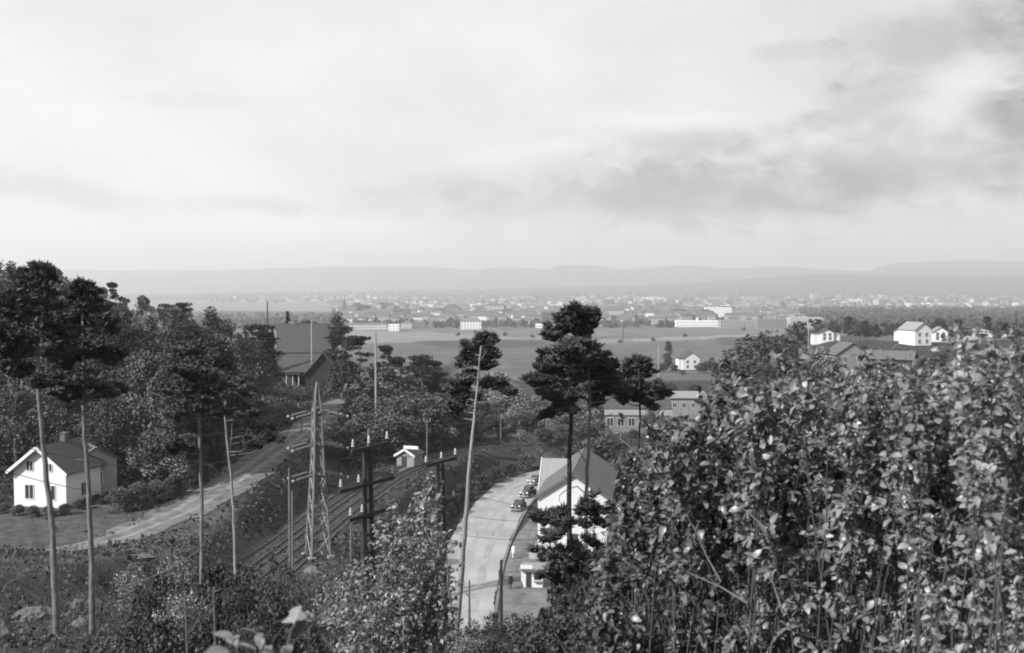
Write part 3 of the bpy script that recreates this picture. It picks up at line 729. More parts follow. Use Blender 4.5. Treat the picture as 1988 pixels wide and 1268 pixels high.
tower('white_tower', 1314, 580, 596, 3, 'slim white tower above the long hall', 'tower', m_fwhite, .1, 2000)
tower('chimney_stack', 1215, 606, 626, 2, 'dark factory chimney stack beside the factory hall', 'chimney', m_fard, 0, 1000)
# small far houses: single meshes sharing data
def far_house_mesh(W, D, H, r, wm, rm, gx):
    b = MB(); b.box(-W / 2, W / 2, 0, D, -8, H)
    n = len(b.f)
    t = 0 if gx else .4
    b.cur = 1
    b.add([(-W / 2 - .3, -.3, H + .02), (W / 2 + .3, -.3, H + .02), (W / 2 + .3, D + .3, H + .02), (-W / 2 - .3, D + .3, H + .02), (-W / 2 + D * t, D / 2, H + r), (W / 2 - D * t, D / 2, H + r)], [(0, 1, 5, 4), (1, 2, 5), (2, 3, 4, 5), (3, 0, 4), (3, 2, 1, 0)])
    return b.mesh('city_house', [wm, rm])
fh = [far_house_mesh(12, 10, 7, 3.5, m_far, m_froof, True), far_house_mesh(22, 12, 10, 3, m_far, m_froof, False), far_house_mesh(34, 13, 13, 3.5, m_far, m_froof, False),
      far_house_mesh(16, 12, 9, 4, m_fwhite, m_froof, True), far_house_mesh(26, 12, 14, 2, m_fard, m_froof, False), far_house_mesh(10, 9, 6, 3, m_fwhite, m_froof, True), far_house_mesh(50, 14, 10, 2.5, m_far, m_froof, False)]
g = np.random.default_rng(21); cnt = 0; used = []
while cnt < 295:
    X = g.uniform(470, 1980); Yb = g.choice([g.uniform(580, 600), g.uniform(590, 632), g.uniform(600, 622)])
    if X < 660 and Yb > 588: continue
    if X > 1500 and Yb > 600: continue
    p = gp(X, Yb, 1500)
    if p.y < 1560 or p.y > 7000: continue
    k = 1 if p.y < 3000 else 1.25
    o = link('city_house', fh[int(g.choice(7, p=[.24, .2, .14, .12, .12, .1, .08]))], None, p); o.rotation_euler[2] = g.choice([0, .3, -.3, 1.2, .8]) + g.normal() * .1
    s = g.uniform(.8, 1.35) * k; o.scale = (s, s, s * g.uniform(.9, 1.3))
    tag(o, 'small far ' + near_word(p.y, [(1700, 'house among the nearest city roofs'), (2300, 'house in the second band of city roofs'), (3200, 'hazy house midway into the city'), (5000, 'pale house in the farthest city haze')]) + ' ' + near_word(X, [(520, 'near the fjord'), (669, 'by the needle spire'), (760, 'right of the spire'), (830, 'above the grey blocks'), (914, 'above the white flats'), (980, 'left of the blunt towers'), (1048, 'round the blunt towers'), (1120, 'above the twin pine'), (1215, 'by the factory stack'), (1314, 'by the slim white tower'), (1395, 'near the two tower flats'), (1480, 'above the long halls'), (1640, 'by the wide far building'), (1850, 'far right')]), 'house', 'hazy houses of the far city'); cnt += 1

def far_roofs():
    g = np.random.default_rng(61); b = MB(); c = 0
    while c < 900:
        X = g.uniform(440, 1990); Yb = g.uniform(577, 631)
        if X < 660 and Yb > 590: continue
        if X > 1560 and Yb > 597: continue
        p = gp(X, Yb, 1500)
        if p.y < 1600 or p.y > 8500: continue
        w, d, h = g.uniform(4, 11), g.uniform(4, 7), g.uniform(5, 11); sc = 1 + p.y / 9000; w *= sc; h *= sc
        x, y, z = p; b.cur = 0 if g.random() < .75 else 2
        b.box(x - w, x + w, y, y + 2 * d, z - 6, z + h); b.cur = 1
        b.add([(x - w - .3, y - .3, z + h + .02), (x + w + .3, y - .3, z + h + .02), (x + w + .3, y + 2 * d + .3, z + h + .02), (x - w - .3, y + 2 * d + .3, z + h + .02), (x - w, y + d, z + h + 4), (x + w, y + d, z + h + 4)], [(0, 1, 5, 4), (1, 2, 5), (2, 3, 4, 5), (3, 0, 4), (3, 2, 1, 0)]); c += 1
    o = b.build('distant_roofs', [m_far, m_froof, m_fwhite]); tag(o, 'hazy mass of small far roofs filling the city', 'houses', None, 'stuff')
far_roofs()
# ------------------------------------------------------------------ vegetation prototypes
def crown_mesh(name, seed, H, rx, kind, m, nclump=26, per=60, s=.3):
    """canopy as clumps of small faces; kinds: broad, round, tall, spruce, pine"""
    g = np.random.default_rng(seed); C = []; S = []
    if kind == 'spruce':
        for i in range(nclump * 2):
            t = (i + g.random()) / (nclump * 2); z = H * (.08 + .9 * t); r = rx * (1 - t) ** .9 * g.uniform(.75, 1.1); a = g.uniform(0, 6.283)
            n = int(per * .6); q = g.random(n) ** .7
            pts = np.stack([np.cos(a) * r * q, np.sin(a) * r * q, z - q * r * .35], 1) + g.normal(size=(n, 3)) * [s * .8, s * .8, s * .4]
            C.append(pts)
    elif kind == 'pine':
        for i in range(nclump):
            t = g.random() ** .7; z = H * (.45 + .52 * t); r = rx * math.sqrt(max(.05, 1 - ((t - .35) / .75) ** 2)) * g.uniform(.2, 1); a = g.uniform(0, 6.283)
            rr = rx * g.uniform(.28, .45); n = per
            C.append(ellip(n, g, .2) * [rr, rr, rr * .42] + [math.cos(a) * r, math.sin(a) * r, z])
    else:
        zb, zt = {'broad': (.28, .95), 'round': (.15, .95), 'tall': (.12, 1.0)}[kind]
        for i in range(nclump):
            t = g.random(); z = H * (zb + (zt - zb) * t); prof = math.sin(math.pi * min(1, (t * .86 + .14))) ** .6
            r = rx * prof * g.uniform(.25, .9) * (.7 if kind == 'tall' else 1); a = g.uniform(0, 6.283)
            rr = rx * g.uniform(.26, .42) * (.75 if kind == 'tall' else 1); n = per
            C.append(ellip(n, g, .45) * [rr, rr, rr * .85] + [math.cos(a) * r, math.sin(a) * r, z])
    C = np.concatenate(C); S = g.uniform(.6, 1.3, len(C)) * s
    V, Fc = quads(C, S, .25, 1.4, g); return npmesh(name, V, Fc, m)
def trunk_mesh(seed, H, r, m, limbs=5):
    g = np.random.default_rng(seed); b = MB()
    pts = [(g.normal() * .12 * H * .04 * i, g.normal() * .12 * H * .04 * i, H * i / 6 - .8 * (i == 0)) for i in range(7)]
    b.tube(pts, [r * (1.15 - i / 7) for i in range(7)], 6)
    for _ in range(limbs):
        t = g.uniform(.35, .85); i = int(t * 6); a = g.uniform(0, 6.28); L_ = H * g.uniform(.12, .22); p = Vector(pts[i])
        b.tube([p, p + Vector((math.cos(a) * L_ * .5, math.sin(a) * L_ * .5, L_ * .3)), p + Vector((math.cos(a) * L_, math.sin(a) * L_, L_ * .45))], [r * .35, r * .25, r * .08], 4)
    return b.mesh('trunk', m)
PROTO = {}
def proto(key, seed, H, rx, kind, m, bark, **kw):
    PROTO[key] = (crown_mesh('crown', seed, H, rx, kind, m, **kw), trunk_mesh(seed + 50, H * (.9 if kind != 'round' else .6), H * .016, bark), H)
proto('broad', 1, 12, 4.2, 'broad', m_leaff, m_bark, nclump=60, per=100, s=.2)
proto('broad_b', 2, 13, 4.6, 'broad', m_leaff, m_barkl, nclump=64, per=100, s=.2)
proto('tall', 3, 15, 3.0, 'tall', m_leaff, m_barkl, nclump=60, per=90, s=.2)
proto('tall_b', 4, 14, 3.2, 'tall', m_leafp, m_polel, nclump=50, per=90, s=.19)
proto('round', 5, 7, 3.4, 'round', m_leaff, m_bark, nclump=34, per=110, s=.22)
proto('round_b', 6, 6, 3.2, 'round', m_leafp, m_bark, nclump=30, per=110, s=.21)
proto('pine', 7, 14, 2.9, 'pine', m_needlef, m_barkl, nclump=40, per=110, s=.17)
proto('pine_b', 8, 13, 2.6, 'pine', m_needlef, m_bark, nclump=24, per=120, s=.21)
proto('pine_c', 9, 12, 2.2, 'pine', m_needlef, m_barkl, nclump=18, per=110, s=.2)
proto('spruce', 10, 14, 2.6, 'spruce', m_needlef, m_bark, nclump=44, per=70, s=.22)
proto('fartree', 12, 9, 4.0, 'round', m_leaff, m_bark, nclump=14, per=22, s=.8)
proto('farspruce', 13, 12, 2.8, 'spruce', m_needlef, m_bark, nclump=12, per=16, s=.8)
NAMES = {'broad': 'leafy_tree', 'broad_b': 'leafy_tree', 'tall': 'tall_leafy_tree', 'tall_b': 'birch_tree', 'round': 'round_bush', 'round_b': 'pale_bush', 'pine': 'pine_tree', 'pine_b': 'pine_tree', 'pine_c': 'pine_tree', 'spruce': 'spruce_tree', 'fartree': 'field_tree', 'farspruce': 'spruce_tree'}
def tree(key, x, y, h, label, group=None, wide=1.0, z=None, trunk=True):
    cr, tr, H = PROTO[key]; s = h / H
    e = empty(NAMES[key], (x, y, gz(x, y) - .1 if z is None else z), random.uniform(0, 6.28), label, 'bush' if 'round' in key else 'tree', group)
    e.scale = (s * wide, s * wide, s)
    link('crown', cr, e)
    if trunk: link('trunk', tr, e)
    return e
def tree_px(key, X, Yt, D, label, group=None, wide=1.0, Yb=None):
    """tree standing at distance D whose top shows at X,Yt"""
    p = P(X, Yt, D); z = gz(p.x, p.y); return tree(key, p.x, p.y, max(2, p.z - z), label, group, wide)

LM = [(-40, 'at the left picture edge'), (60, 'above the leftmost pine'), (120, 'above the white house chimney'), (175, 'behind the second pine crown'), (230, 'between second pine and birches'), (290, 'over the pale birches'), (345, 'left of the plated pine'), (395, 'behind the plated pine'), (445, 'behind the forked top pine'), (490, 'next to the broad pine by the lodge')]
ROWS = ['on the skyline', 'just under the skyline', 'midway up the wood', 'low in the wood', 'at the foot of the wood']
# --- left wood
GW = 'trees of the dense wood on the left'
outline = ([-60, 0, 60, 140, 200, 260, 300, 330, 380, 430, 470, 500], [505, 520, 530, 548, 555, 578, 585, 575, 605, 615, 638, 652])
g = np.random.default_rng(5)
lab = {'broad': 'leafy tree in the dense left wood behind the white house', 'broad_b': 'leafy tree in the dense left wood behind the white house', 'tall': 'tall narrow leafy tree in the dense left wood', 'tall_b': 'pale birch in the dense left wood', 'pine': 'pine in the dense left wood behind the white house', 'pine_b': 'pine in the dense left wood behind the white house', 'round': 'dark rounded bush at the foot of the left wood', 'round_b': 'pale rounded bush at the foot of the left wood', 'spruce': 'dark spruce in the dense left wood'}
for row, (D0, drop, n) in enumerate([(205, 0, 20), (182, 12, 20), (164, 34, 18), (150, 66, 17), (140, 104, 15)]):
    for i in range(n):
        X = -60 + (500 - row * 18 + 60) * (i + g.uniform(.1, .9)) / n
        if row == 4 and X < 240: X = g.uniform(210, 420)
        D = D0 + g.uniform(-7, 7); top = float(np.interp(X, *outline)) + drop + g.uniform(-20, 24)
        k = g.choice(['broad', 'broad_b', 'tall', 'tall_b', 'pine', 'pine_b', 'spruce'], p=[.12, .12, .22, .16, .18, .12, .08])
        p = P(X, top, D)
        if p.x > -38: continue
        hh = p.z - gz(p.x, p.y)
        tree(k, p.x, p.y, hh, {'broad': 'leafy tree', 'broad_b': 'wide leafy tree', 'tall': 'tall narrow leafy tree', 'tall_b': 'pale birch', 'pine': 'pine', 'pine_b': 'thin crowned pine', 'spruce': 'pointed dark spruce'}[k] + ' ' + ROWS[row] + ', ' + near_word(X, LM), GW, wide=min(1.3, 12 / max(hh, 5)) if k in ('broad', 'broad_b') else g.uniform(.75, 1.0))
for X, Y, D, w_, lb_ in [(262, 700, 140, .8, 'palest tall birch right of the second pine'), (300, 735, 136, .8, 'pale birch midway between the second and the plated pine'), (335, 690, 146, .85, 'pale birch left of the plated pine crown'), (240, 765, 138, .7, 'smaller pale birch over the outbuilding'), (318, 790, 133, .7, 'short pale birch at the wood edge'), (425, 700, 150, .8, 'pale birch behind the forked top pine')]:
    tree_px('tall_b', X, Y, D, lb_, GW, w_)
for i in range(20):
    X = -50 + 15 * i + g.uniform(-6, 6); D = 136 + (i * 7) % 17; k = g.choice(['broad', 'broad_b', 'tall', 'pine_b'])
    tree_px(k, X, 742 + (i * 37) % 60, D, {'broad': 'dark leafy tree', 'broad_b': 'dark wide leafy tree', 'tall': 'dark narrow tree', 'pine_b': 'dark thin pine'}[k] + ' close behind the white house, ' + near_word(X, [(-40, 'left of its gable at the edge'), (-5, 'left of its gable'), (25, 'over the left eave'), (55, 'over the left roof slope'), (85, 'over the ridge'), (115, 'by the chimney'), (145, 'right of the chimney'), (175, 'over the outbuilding'), (210, 'right end of the outbuilding'), (240, 'beyond the outbuilding')]), GW, 1.1)
for i, (X, Y) in enumerate([(-15, 975), (12, 985), (40, 990), (68, 992), (98, 992), (128, 988), (160, 978), (190, 968), (218, 960), (246, 960)]):
    p = gp(X, Y + 10, 95); tree('round', p.x, p.y - .3, 1.2, 'low dark garden bush before the white house, ' + ['at the picture edge', 'left of the gable', 'under the left window', 'left of the first pine trunk', 'right of the first pine trunk', 'at the right house corner', 'left of the second pine trunk', 'right of the second pine trunk', 'before the outbuilding', 'next to the hedge'][i], 'low garden bushes before the white house', 1.5, trunk=False)
for i in range(26):
    X = g.uniform(200, 470); D = g.uniform(128, 150) ; top = np.interp(X, [200, 470], [890, 860]) - g.uniform(0, 40)
    p = P(X, top, D)
    if p.x > -38.5 or (p.x < -44 and p.y < 132): continue
    tree(g.choice(['round', 'round_b']), p.x, p.y, max(2.5, p.z - gz(p.x, p.y)), 'rounded bush at the wood foot, ' + near_word(X, [(210, 'behind the outbuilding'), (240, 'right of the outbuilding'), (270, 'under the left birch'), (300, 'under the right birch'), (330, 'left of the plated pine'), (360, 'near the plated pine'), (390, 'behind the plated pine'), (420, 'left of the forked pine'), (445, 'behind the forked pine'), (468, 'right of the forked pine')]) + near_word(top, [(820, ', taller'), (850, ''), (885, ', lower')]), GW, 1.2)
# hedge between house and road
for i, (X, Y, D) in enumerate([(240, 955, 112), (275, 945, 114), (310, 940, 117), (345, 930, 120), (372, 925, 124), (400, 905, 128), (230, 925, 124), (270, 915, 126), (310, 905, 130), (350, 895, 134), (395, 880, 140), (430, 850, 150), (460, 835, 160), (490, 822, 170), (515, 800, 184)]):
    tree_px('round', X - 8, Y - 8, D + 5, 'dark hedge bush between house and dirt road, ' + near_word(X, [(228, 'lowest back one'), (240, 'nearest front one'), (272, 'front by the outbuilding'), (310, 'front middle one'), (345, 'left of the plated pine'), (372, 'touching the plated pine trunk'), (398, 'just right of the plated pine trunk'), (430, 'at the forked pine trunk'), (460, 'right of the forked pine'), (490, 'narrow part of the road'), (515, 'topmost by the road')]) + near_word(Y, [(955, ''), (905, ' higher'), (880, ' highest')]), 'hedge bushes along the dirt road', 1.3)
# --- around the lodge
tree_px('pine', 500, 628, 190, 'broad pine standing left of the lodge roof', wide=1.25)
tree_px('broad', 478, 655, 180, 'leafy tree in front of the broad pine left of the lodge')
tree_px('broad_b', 510, 672, 196, 'leafy tree filling the lower left of the lodge')
tree_px('spruce', 558, 602, 262, 'small dark pointed spruce rising behind the lodge roof', wide=.8)
tree_px('spruce', 529, 636, 228, 'thin dark spruce tight against the left end of the lodge', wide=.55)
tree_px('broad', 600, 622, 262, 'tree top peeping over the lodge ridge')
tree_px('tall', 655, 610, 258, 'tall leafy tree right behind the lodge', wide=1.2)
tree_px('pine', 664, 632, 238, 'dense pine right of the lodge roof', wide=1.3)
tree_px('pine_c', 694, 651, 214, 'wind bent pine with a flat crown right of the lodge', wide=1.4)
tree_px('round', 668, 700, 216, 'dark round bush against the lodge gable', wide=1.3)
tree_px('pine_c', 748, 668, 240, 'slim pine just right of the tall pale pole', wide=.9)
tree_px('pine_c', 768, 690, 236, 'small pine next right of the slim pine', wide=1.0)
tree_px('pine', 818, 688, 232, 'layered pine in the middle of the pine belt', wide=1.15)
tree_px('pine_b', 846, 700, 236, 'pine next right of the layered middle pine', wide=1.1)
tree_px('pine_b', 880, 735, 226, 'pine partly behind the tall leaning pine')
for X, Y, D, k in [(795, 730, 245, 'pine_c'), (735, 715, 215, 'round'), (712, 740, 205, 'round'), (700, 770, 198, 'round'), (742, 770, 200, 'broad'), (775, 775, 196, 'round'), (800, 762, 205, 'broad'), (835, 770, 200, 'round'), (860, 778, 205, 'broad'), (885, 790, 206, 'round'), (905, 770, 212, 'broad_b'),
                   (725, 800, 186, 'round'), (755, 808, 182, 'round'), (790, 815, 188, 'round'), (690, 815, 184, 'round'), (665, 835, 176, 'round'), (820, 800, 196, 'round'), (640, 855, 166, 'round'), (860, 812, 203, 'round'), (680, 850, 172, 'round'), (720, 840, 178, 'round')]:
    tree_px(k, X, Y, D, 'dark low tree in the thicket below the pine belt, ' + near_word(X, [(640, 'at the dirt road end'), (680, 'right of the pylon tip'), (715, 'left of the tall pale pole'), (745, 'right of the tall pale pole'), (785, 'under the small pine'), (820, 'by the grey pole with crossarm'), (855, 'under the layered pine'), (895, 'behind the leaning pine')]), 'thicket below the pine belt', 1.35)
tree_px('round_b', 960, 725, 300, 'pale bushy tree between the leaning pine and twin pines', wide=1.5)
tree_px('round_b', 985, 745, 280, 'pale round tree in the gap before the open field', wide=1.5)
tree_px('round', 935, 775, 250, 'dark bushy tree below the pale bushy tree', wide=1.4)
for X, Y, D in [(915, 820, 222), (955, 805, 226), (990, 800, 228), (1025, 800, 230), (1060, 790, 232), (1090, 800, 228), (930, 850, 212), (975, 845, 214), (1012, 855, 213), (1050, 850, 214), (1085, 842, 216), (1000, 790, 250), (1040, 770, 262), (1150, 770, 240), (1180, 835, 216), (1228, 845, 214), (1275, 838, 216), (1160, 815, 218)]:
    tree_px('round' if (X // 5) % 2 else 'round_b', X, Y, D, 'bushy tree behind the road bend, ' + near_word(X, [(915, 'touching the leaning pine'), (935, 'right of the leaning pine'), (955, 'left of the grey pole'), (975, 'at the grey pole'), (990, 'right of the grey pole'), (1012, 'over the parked cars'), (1030, 'left of the twin pine'), (1060, 'close to the tallest trunk'), (1088, 'behind the tallest trunk'), (1150, 'right of the twin trunks')]) + near_word(Y, [(775, ', upper'), (810, ''), (850, ', lower')]), 'bushy trees behind the road bend', 1.4)
# bushes on the bank left of the road
for i, (x, y, h) in enumerate([(-12, 134, 2.4), (-11.3, 140, 2.6), (-11.5, 147, 2.8), (-10.2, 152, 2.4), (-9.6, 158, 2.6), (-8.6, 163, 2.2), (-7.8, 168, 2.6), (-6.3, 174, 2.2), (-4.8, 179, 2.4), (-3.0, 184, 2.6), (-.6, 189, 2.6), (2.6, 196, 3.0), (6, 202, 3.4), (10, 205, 3.6), (-13.4, 128, 2.6), (-14, 120, 2.4), (14, 208, 4), (-12.5, 156, 1.6), (-9, 175, 1.5)]):
    tree('round', x, y, h, 'dark bush on the bank above the road, ' + ['near the centre bush', 'second up from the centre bush', 'left of the leaning trunk', 'just left of the leaning trunk', 'behind the leaning trunk', 'just right of the leaning trunk', 'where the road starts to bend', 'midway round the bend', 'before the far bend', 'left of the far bend', 'above the far bend', 'at the far end of the bend', 'above the parked cars', 'tall and behind the parked cars', 'partly behind the centre bush', 'behind the centre bush top', 'largest near the twin trunks', 'small and low by the leaning trunk', 'small at the middle of the bend'][i], 'bank bushes above the road', 1.5)
# trees behind the roadside building and right of it
for X, Y, D, k in [(1140, 860, 176, 'round'), (1170, 850, 180, 'round'), (1205, 850, 178, 'broad'), (1190, 900, 158, 'round'), (1215, 930, 150, 'broad'), (1235, 880, 168, 'broad_b'), (1245, 960, 140, 'round')]:
    tree_px(k, X, Y, D, 'dark leafy tree by the roadside building, ' + near_word(X, [(1140, 'behind its left roof end'), (1170, 'behind its ridge'), (1190, 'close to its right wall'), (1205, 'behind and right of its ridge'), (1215, 'further down its right wall'), (1235, 'above the right shrub edge'), (1245, 'lowest on the right')]), 'trees beside the roadside building', 1.3)
for X, Y, D, k, lb_ in [(1205, 800, 214, 'pine_c', 'small pine before the left windows of the long low building'), (1262, 790, 212, 'broad', 'leafy tree screening the right end of the long low building')]:
    tree_px(k, X, Y, D, lb_, None, .9)
# --- field trees and gardens
tree_px('tall', 1297, 664, 480, 'dark upright tree left of the white field villa', wide=1.4)
tree_px('fartree', 1380, 690, 490, 'bush right of the white field villa', wide=1.5)
for X, Y, D in [(1285, 706, 470), (1310, 708, 470), (1365, 704, 468), (1325, 722, 455), (1392, 712, 440), (1410, 700, 470), (1395, 740, 380), (1420, 745, 360), (1440, 715, 420), (1345, 745, 330), (1300, 742, 330), (1380, 760, 300), (1430, 770, 290), (1355, 716, 482)]:
    tree_px('round', X, Y, D, 'garden bush near the white field villa, ' + near_word(X, [(1285, 'left by the pale pole'), (1310, 'left of its wing'), (1325, 'in front of the door'), (1345, 'below it'), (1362, 'against its right wall'), (1378, 'lower right'), (1393, 'right of it'), (1410, 'far right and small'), (1432, 'beside the dark clump')]) + near_word(Y, [(700, ''), (745, ', nearer')]), 'garden bushes near the field villa', 1.4)
for X, Y, D, k, w_ in [(1500, 652, 300, 'round', 1.6), (1535, 668, 290, 'broad', 1.3), (1475, 672, 330, 'round', 1.3), (1545, 680, 330, 'broad_b', 1.1), (1455, 700, 260, 'round', 1.5), (1500, 705, 250, 'broad', 1.4), (1550, 705, 255, 'round', 1.5)]:
    tree_px(k, X, Y, D, 'dark rounded tree in the clump right of the field, ' + near_word(X, [(1455, 'lower left'), (1475, 'upper left'), (1500, 'centre'), (1535, 'topmost right'), (1548, 'right flank')]) + near_word(Y, [(652, ' high'), (680, ''), (706, ' low')]), 'dark tree clump right of the field', w_)
tree_px('broad', 1680, 622, 430, 'big dark round tree between the white villas', wide=1.5)
g = np.random.default_rng(9)
for i in range(46):
    X = g.uniform(1560, 2000); D = g.uniform(430, 640); Y = g.uniform(612, 640)
    if D < 480 and 1590 < X < 1640: continue
    tree_px(g.choice(['fartree', 'broad', 'fartree', 'farspruce']), X, Y, D, 'tree in the dark belt, ' + near_word(X, [(1570, 'by the pale works pole'), (1610, 'above the low white villa'), (1650, 'left of the big round tree'), (1690, 'behind the big round tree'), (1730, 'left above the villas'), (1780, 'above the largest villa'), (1830, 'above the cottage'), (1880, 'right of the villas'), (1930, 'by the pale low house'), (1980, 'at the right edge')]) + near_word(Y, [(614, ', upper'), (626, ''), (637, ', lower')]), 'belt of trees behind the villas', 1.5)
for i in range(40):
    X = g.uniform(1570, 2010); D = g.uniform(200, 352); Y = g.uniform(690, 760) if D < 260 else g.uniform(672, 700)
    if 1610 < X < 1700 and D < 300: continue
    if 1740 < X < 1850 and D < 300: Y += 40
    tree_px(g.choice(['round', 'broad', 'round_b']), X, Y, D, 'garden tree on the right slope, ' + near_word(X, [(1575, 'below the low white villa'), (1610, 'left of the grey house'), (1650, 'by the grey house'), (1690, 'right of the grey house'), (1730, 'by the dark roof'), (1780, 'below the largest villa'), (1830, 'below the small cottage'), (1880, 'right of the cottage'), (1930, 'left of the edge house'), (1980, 'by the edge house')]) + near_word(Y, [(675, ', upper'), (700, ''), (740, ', lower')]), 'garden trees below the villas', 1.4)
# single trees and bushes scattered on the field
for X, Y in [(888, 650), (980, 650), (1035, 654), (925, 646), (1442, 640), (1330, 652), (1202, 664), (1268, 660), (1490, 645)]:
    p = gp(X, Y + 2, 500); tree('fartree', p.x, p.y, 3.2 * p.y / 1000 + .8, 'small lone bush dotted on the open field', 'lone bushes on the field', 1.6, trunk=False)
# tree line on the far field edge + trees between the houses (one mass)
def far_mass(name, X0, X1, Yr, n, seed, label, hmin=6, hmax=11, ymin=1400):
    g = np.random.default_rng(seed); Cs = []; Ss = []
    for i in range(n):
        X = g.uniform(X0, X1); Y = g.uniform(*Yr); p = gp(X, Y, ymin); h = g.uniform(hmin, hmax); k = p.y / 2000
        m = 26; pts = ellip(m, g, .3) * [h * .55, h * .55, h * .5] + [p.x, p.y, p.z + h * .5]
        Cs.append(pts); Ss.append(np.full(m, h * .22))
    V, Fc = quads(np.concatenate(Cs), np.concatenate(Ss), .2, 1.6, g)
    o = link(name, npmesh(name, V, Fc, m_leaff)); tag(o, label, 'trees', None, 'stuff')
far_mass('field_edge_trees', 640, 1310, (628, 637), 330, 31, 'dark trees lining the far edge of the field', 5, 10)
far_mass('city_trees', 640, 2000, (590, 630), 1400, 32, 'trees scattered between the houses of the city', 6, 12)
far_mass('far_wood', 1600, 2300, (598, 640), 1500, 33, 'dark belt of wood on the right beyond the villas', 9, 15, 700)
far_mass('behind_hall_trees', 1310, 1620, (600, 619), 500, 35, 'trees behind the long halls', 7, 12, 1400)
far_mass('shore_trees', 380, 700, (612, 642), 260, 36, 'trees on the low land before the fjord', 5, 10, 700)
far_mass('hill_wood', 400, 1980, (572, 594), 900, 34, 'wooded lower slopes of the far hills', 14, 26, 4000)

# ------------------------------------------------------------------ hero pines (near slope)
def tufts(C, g, s=.15, per=7, m=None):
    """needle tufts: small star-like sprays at the points C"""
    n = len(C); k = per
    base = np.repeat(C, k, 0); d = g.normal(size=(n * k, 3)); d[:, 2] = np.abs(d[:, 2]) * .8; d /= np.linalg.norm(d, axis=1)[:, None]
    side = np.cross(d, g.normal(size=(n * k, 3))); side /= np.linalg.norm(side, axis=1)[:, None]
    L_ = s * g.uniform(.7, 1.2, (n * k, 1)); w = L_ * .2
    V = np.stack([base - side * w, base + side * w, base + d * L_], 1).reshape(-1, 3)
    return V, np.arange(n * k * 3).reshape(-1, 3)
def hero_pine(trunk_px, D, r0, r1, clumps, label, bark=None, seed=1, dead=(), group=None, upper=None, dens=1.0, behind=False, fat=1.0, loose=1.0):
    """trunk_px: [(X,Y)] from the root to the top; clumps: (X, Y, rx, ry) of needle masses, all at about distance D"""
    g = np.random.default_rng(seed); bark = bark or m_bark
    b0 = P(*trunk_px[0], D); zb = gz(b0.x, D)
    root = Vector((b0.x, D, zb))
    e = empty('pine_tree', root, 0, label, 'tree', group)
    pts = [Vector((b0.x, D, zb - .4))] + [P(X, Y, D) + Vector((0, .15 * math.sin(i * 1.7), 0)) for i, (X, Y) in enumerate(trunk_px)]
    pts = [p for i, p in enumerate(pts) if i == 0 or p.z > zb]
    # resample smoothly
    z = np.array([p.z for p in pts]); zs = np.linspace(z[0], z[-1], 22)
    xs = np.interp(zs, z, [p.x for p in pts]); ys_ = np.interp(zs, z, [p.y for p in pts])
    for _ in range(2): xs[1:-1] = (xs[:-2] + 2 * xs[1:-1] + xs[2:]) / 4
    xs[1:-1] += g.normal(size=20) * .012
    tp = [Vector((xs[i], ys_[i], zs[i])) - root for i in range(22)]
    rr = [r0 * (1.18 if i == 0 else 1) + (r1 - r0) * i / 21 for i in range(22)]
    MB().tube(tp, rr, 12).build('trunk', bark, e, smooth=True)
    br = MB(); Cs = []
    for (X, Y, rx, ry) in clumps:
        k = D / F; c = P(X, Y, D) - root; RX, RZ = rx * k * 1.18 * fat, ry * k * 1.4 * fat; c.y += g.uniform(-.5, .5) * RX
        c.y += g.choice([-1, 1]) * g.uniform(0, .5) if not behind else (RX * .9 + .2 if abs(X - float(np.interp(-Y, [-q[1] for q in trunk_px], [q[0] for q in trunk_px]))) < rx * 1.0 or seed == 15 else g.uniform(-.3, .6))
        # branch from the trunk
        za = min(max(c.z - RZ * .2 - abs(c.x - np.interp(c.z, [t.z for t in tp], [t.x for t in tp])) * .35, tp[0].z + 1), tp[-1].z)
        a = Vector((np.interp(za, [t.z for t in tp], [t.x for t in tp]), np.interp(za, [t.z for t in tp], [t.y for t in tp]), za))
        mid = (a + c) / 2 + Vector((0, 0, -.12 * (c - a).length))
        br.tube([a, mid, c], [.035, .022, .01], 5)
        # sub-clumps, flat plates
        ns = max(6, int(18 * (rx * ry) ** .5 / 22 * dens))
        for _ in range(ns):
            o = ellip(1, g, .3)[0] * [RX * 1.08 * loose, RX * .9 * loose, RZ * 1.05 * loose]; sc = c + Vector(o)
            br.tube([c + Vector(o) * .1, c + Vector(o) * .6 + Vector((0, 0, -.03)), sc], [.013, .009, .004], 4)
            srx = min(g.uniform(.14, .50) * max(.42, RX), .46)
            n = int(22 * dens)
            Cs.append(ellip(n, g, .15) * [srx, srx, srx * .6] + np.array(sc))
    br.build('branches', m_bark if bark is not m_barkd else bark, e)
    V, Fc = tufts(np.concatenate(Cs), g, .24, 5)
    link('crown', npmesh('crown', V, Fc, m_needle), e)
    for pl in dead:
        q = [P(X, Y, D) - root for X, Y in pl]; MB().tube(q, [.028 - .018 * i / len(q) for i in range(len(q))], 5).build('dead_branch', m_bark, e)
    return e
hero_pine([(108, 1190), (98, 1020), (88, 900), (78, 760), (70, 640), (66, 560)], 38, .125, .05,
    [(60, 560, 45, 22), (30, 590, 40, 22), (95, 600, 38, 20), (50, 640, 50, 20), (105, 650, 32, 16), (20, 680, 36, 18), (66, 535, 30, 16), (110, 690, 24, 14), (30, 720, 30, 12), (90, 740, 28, 10)],
    'leftmost tall bare trunked pine in front of the white house', m_bark, 11, fat=.82)
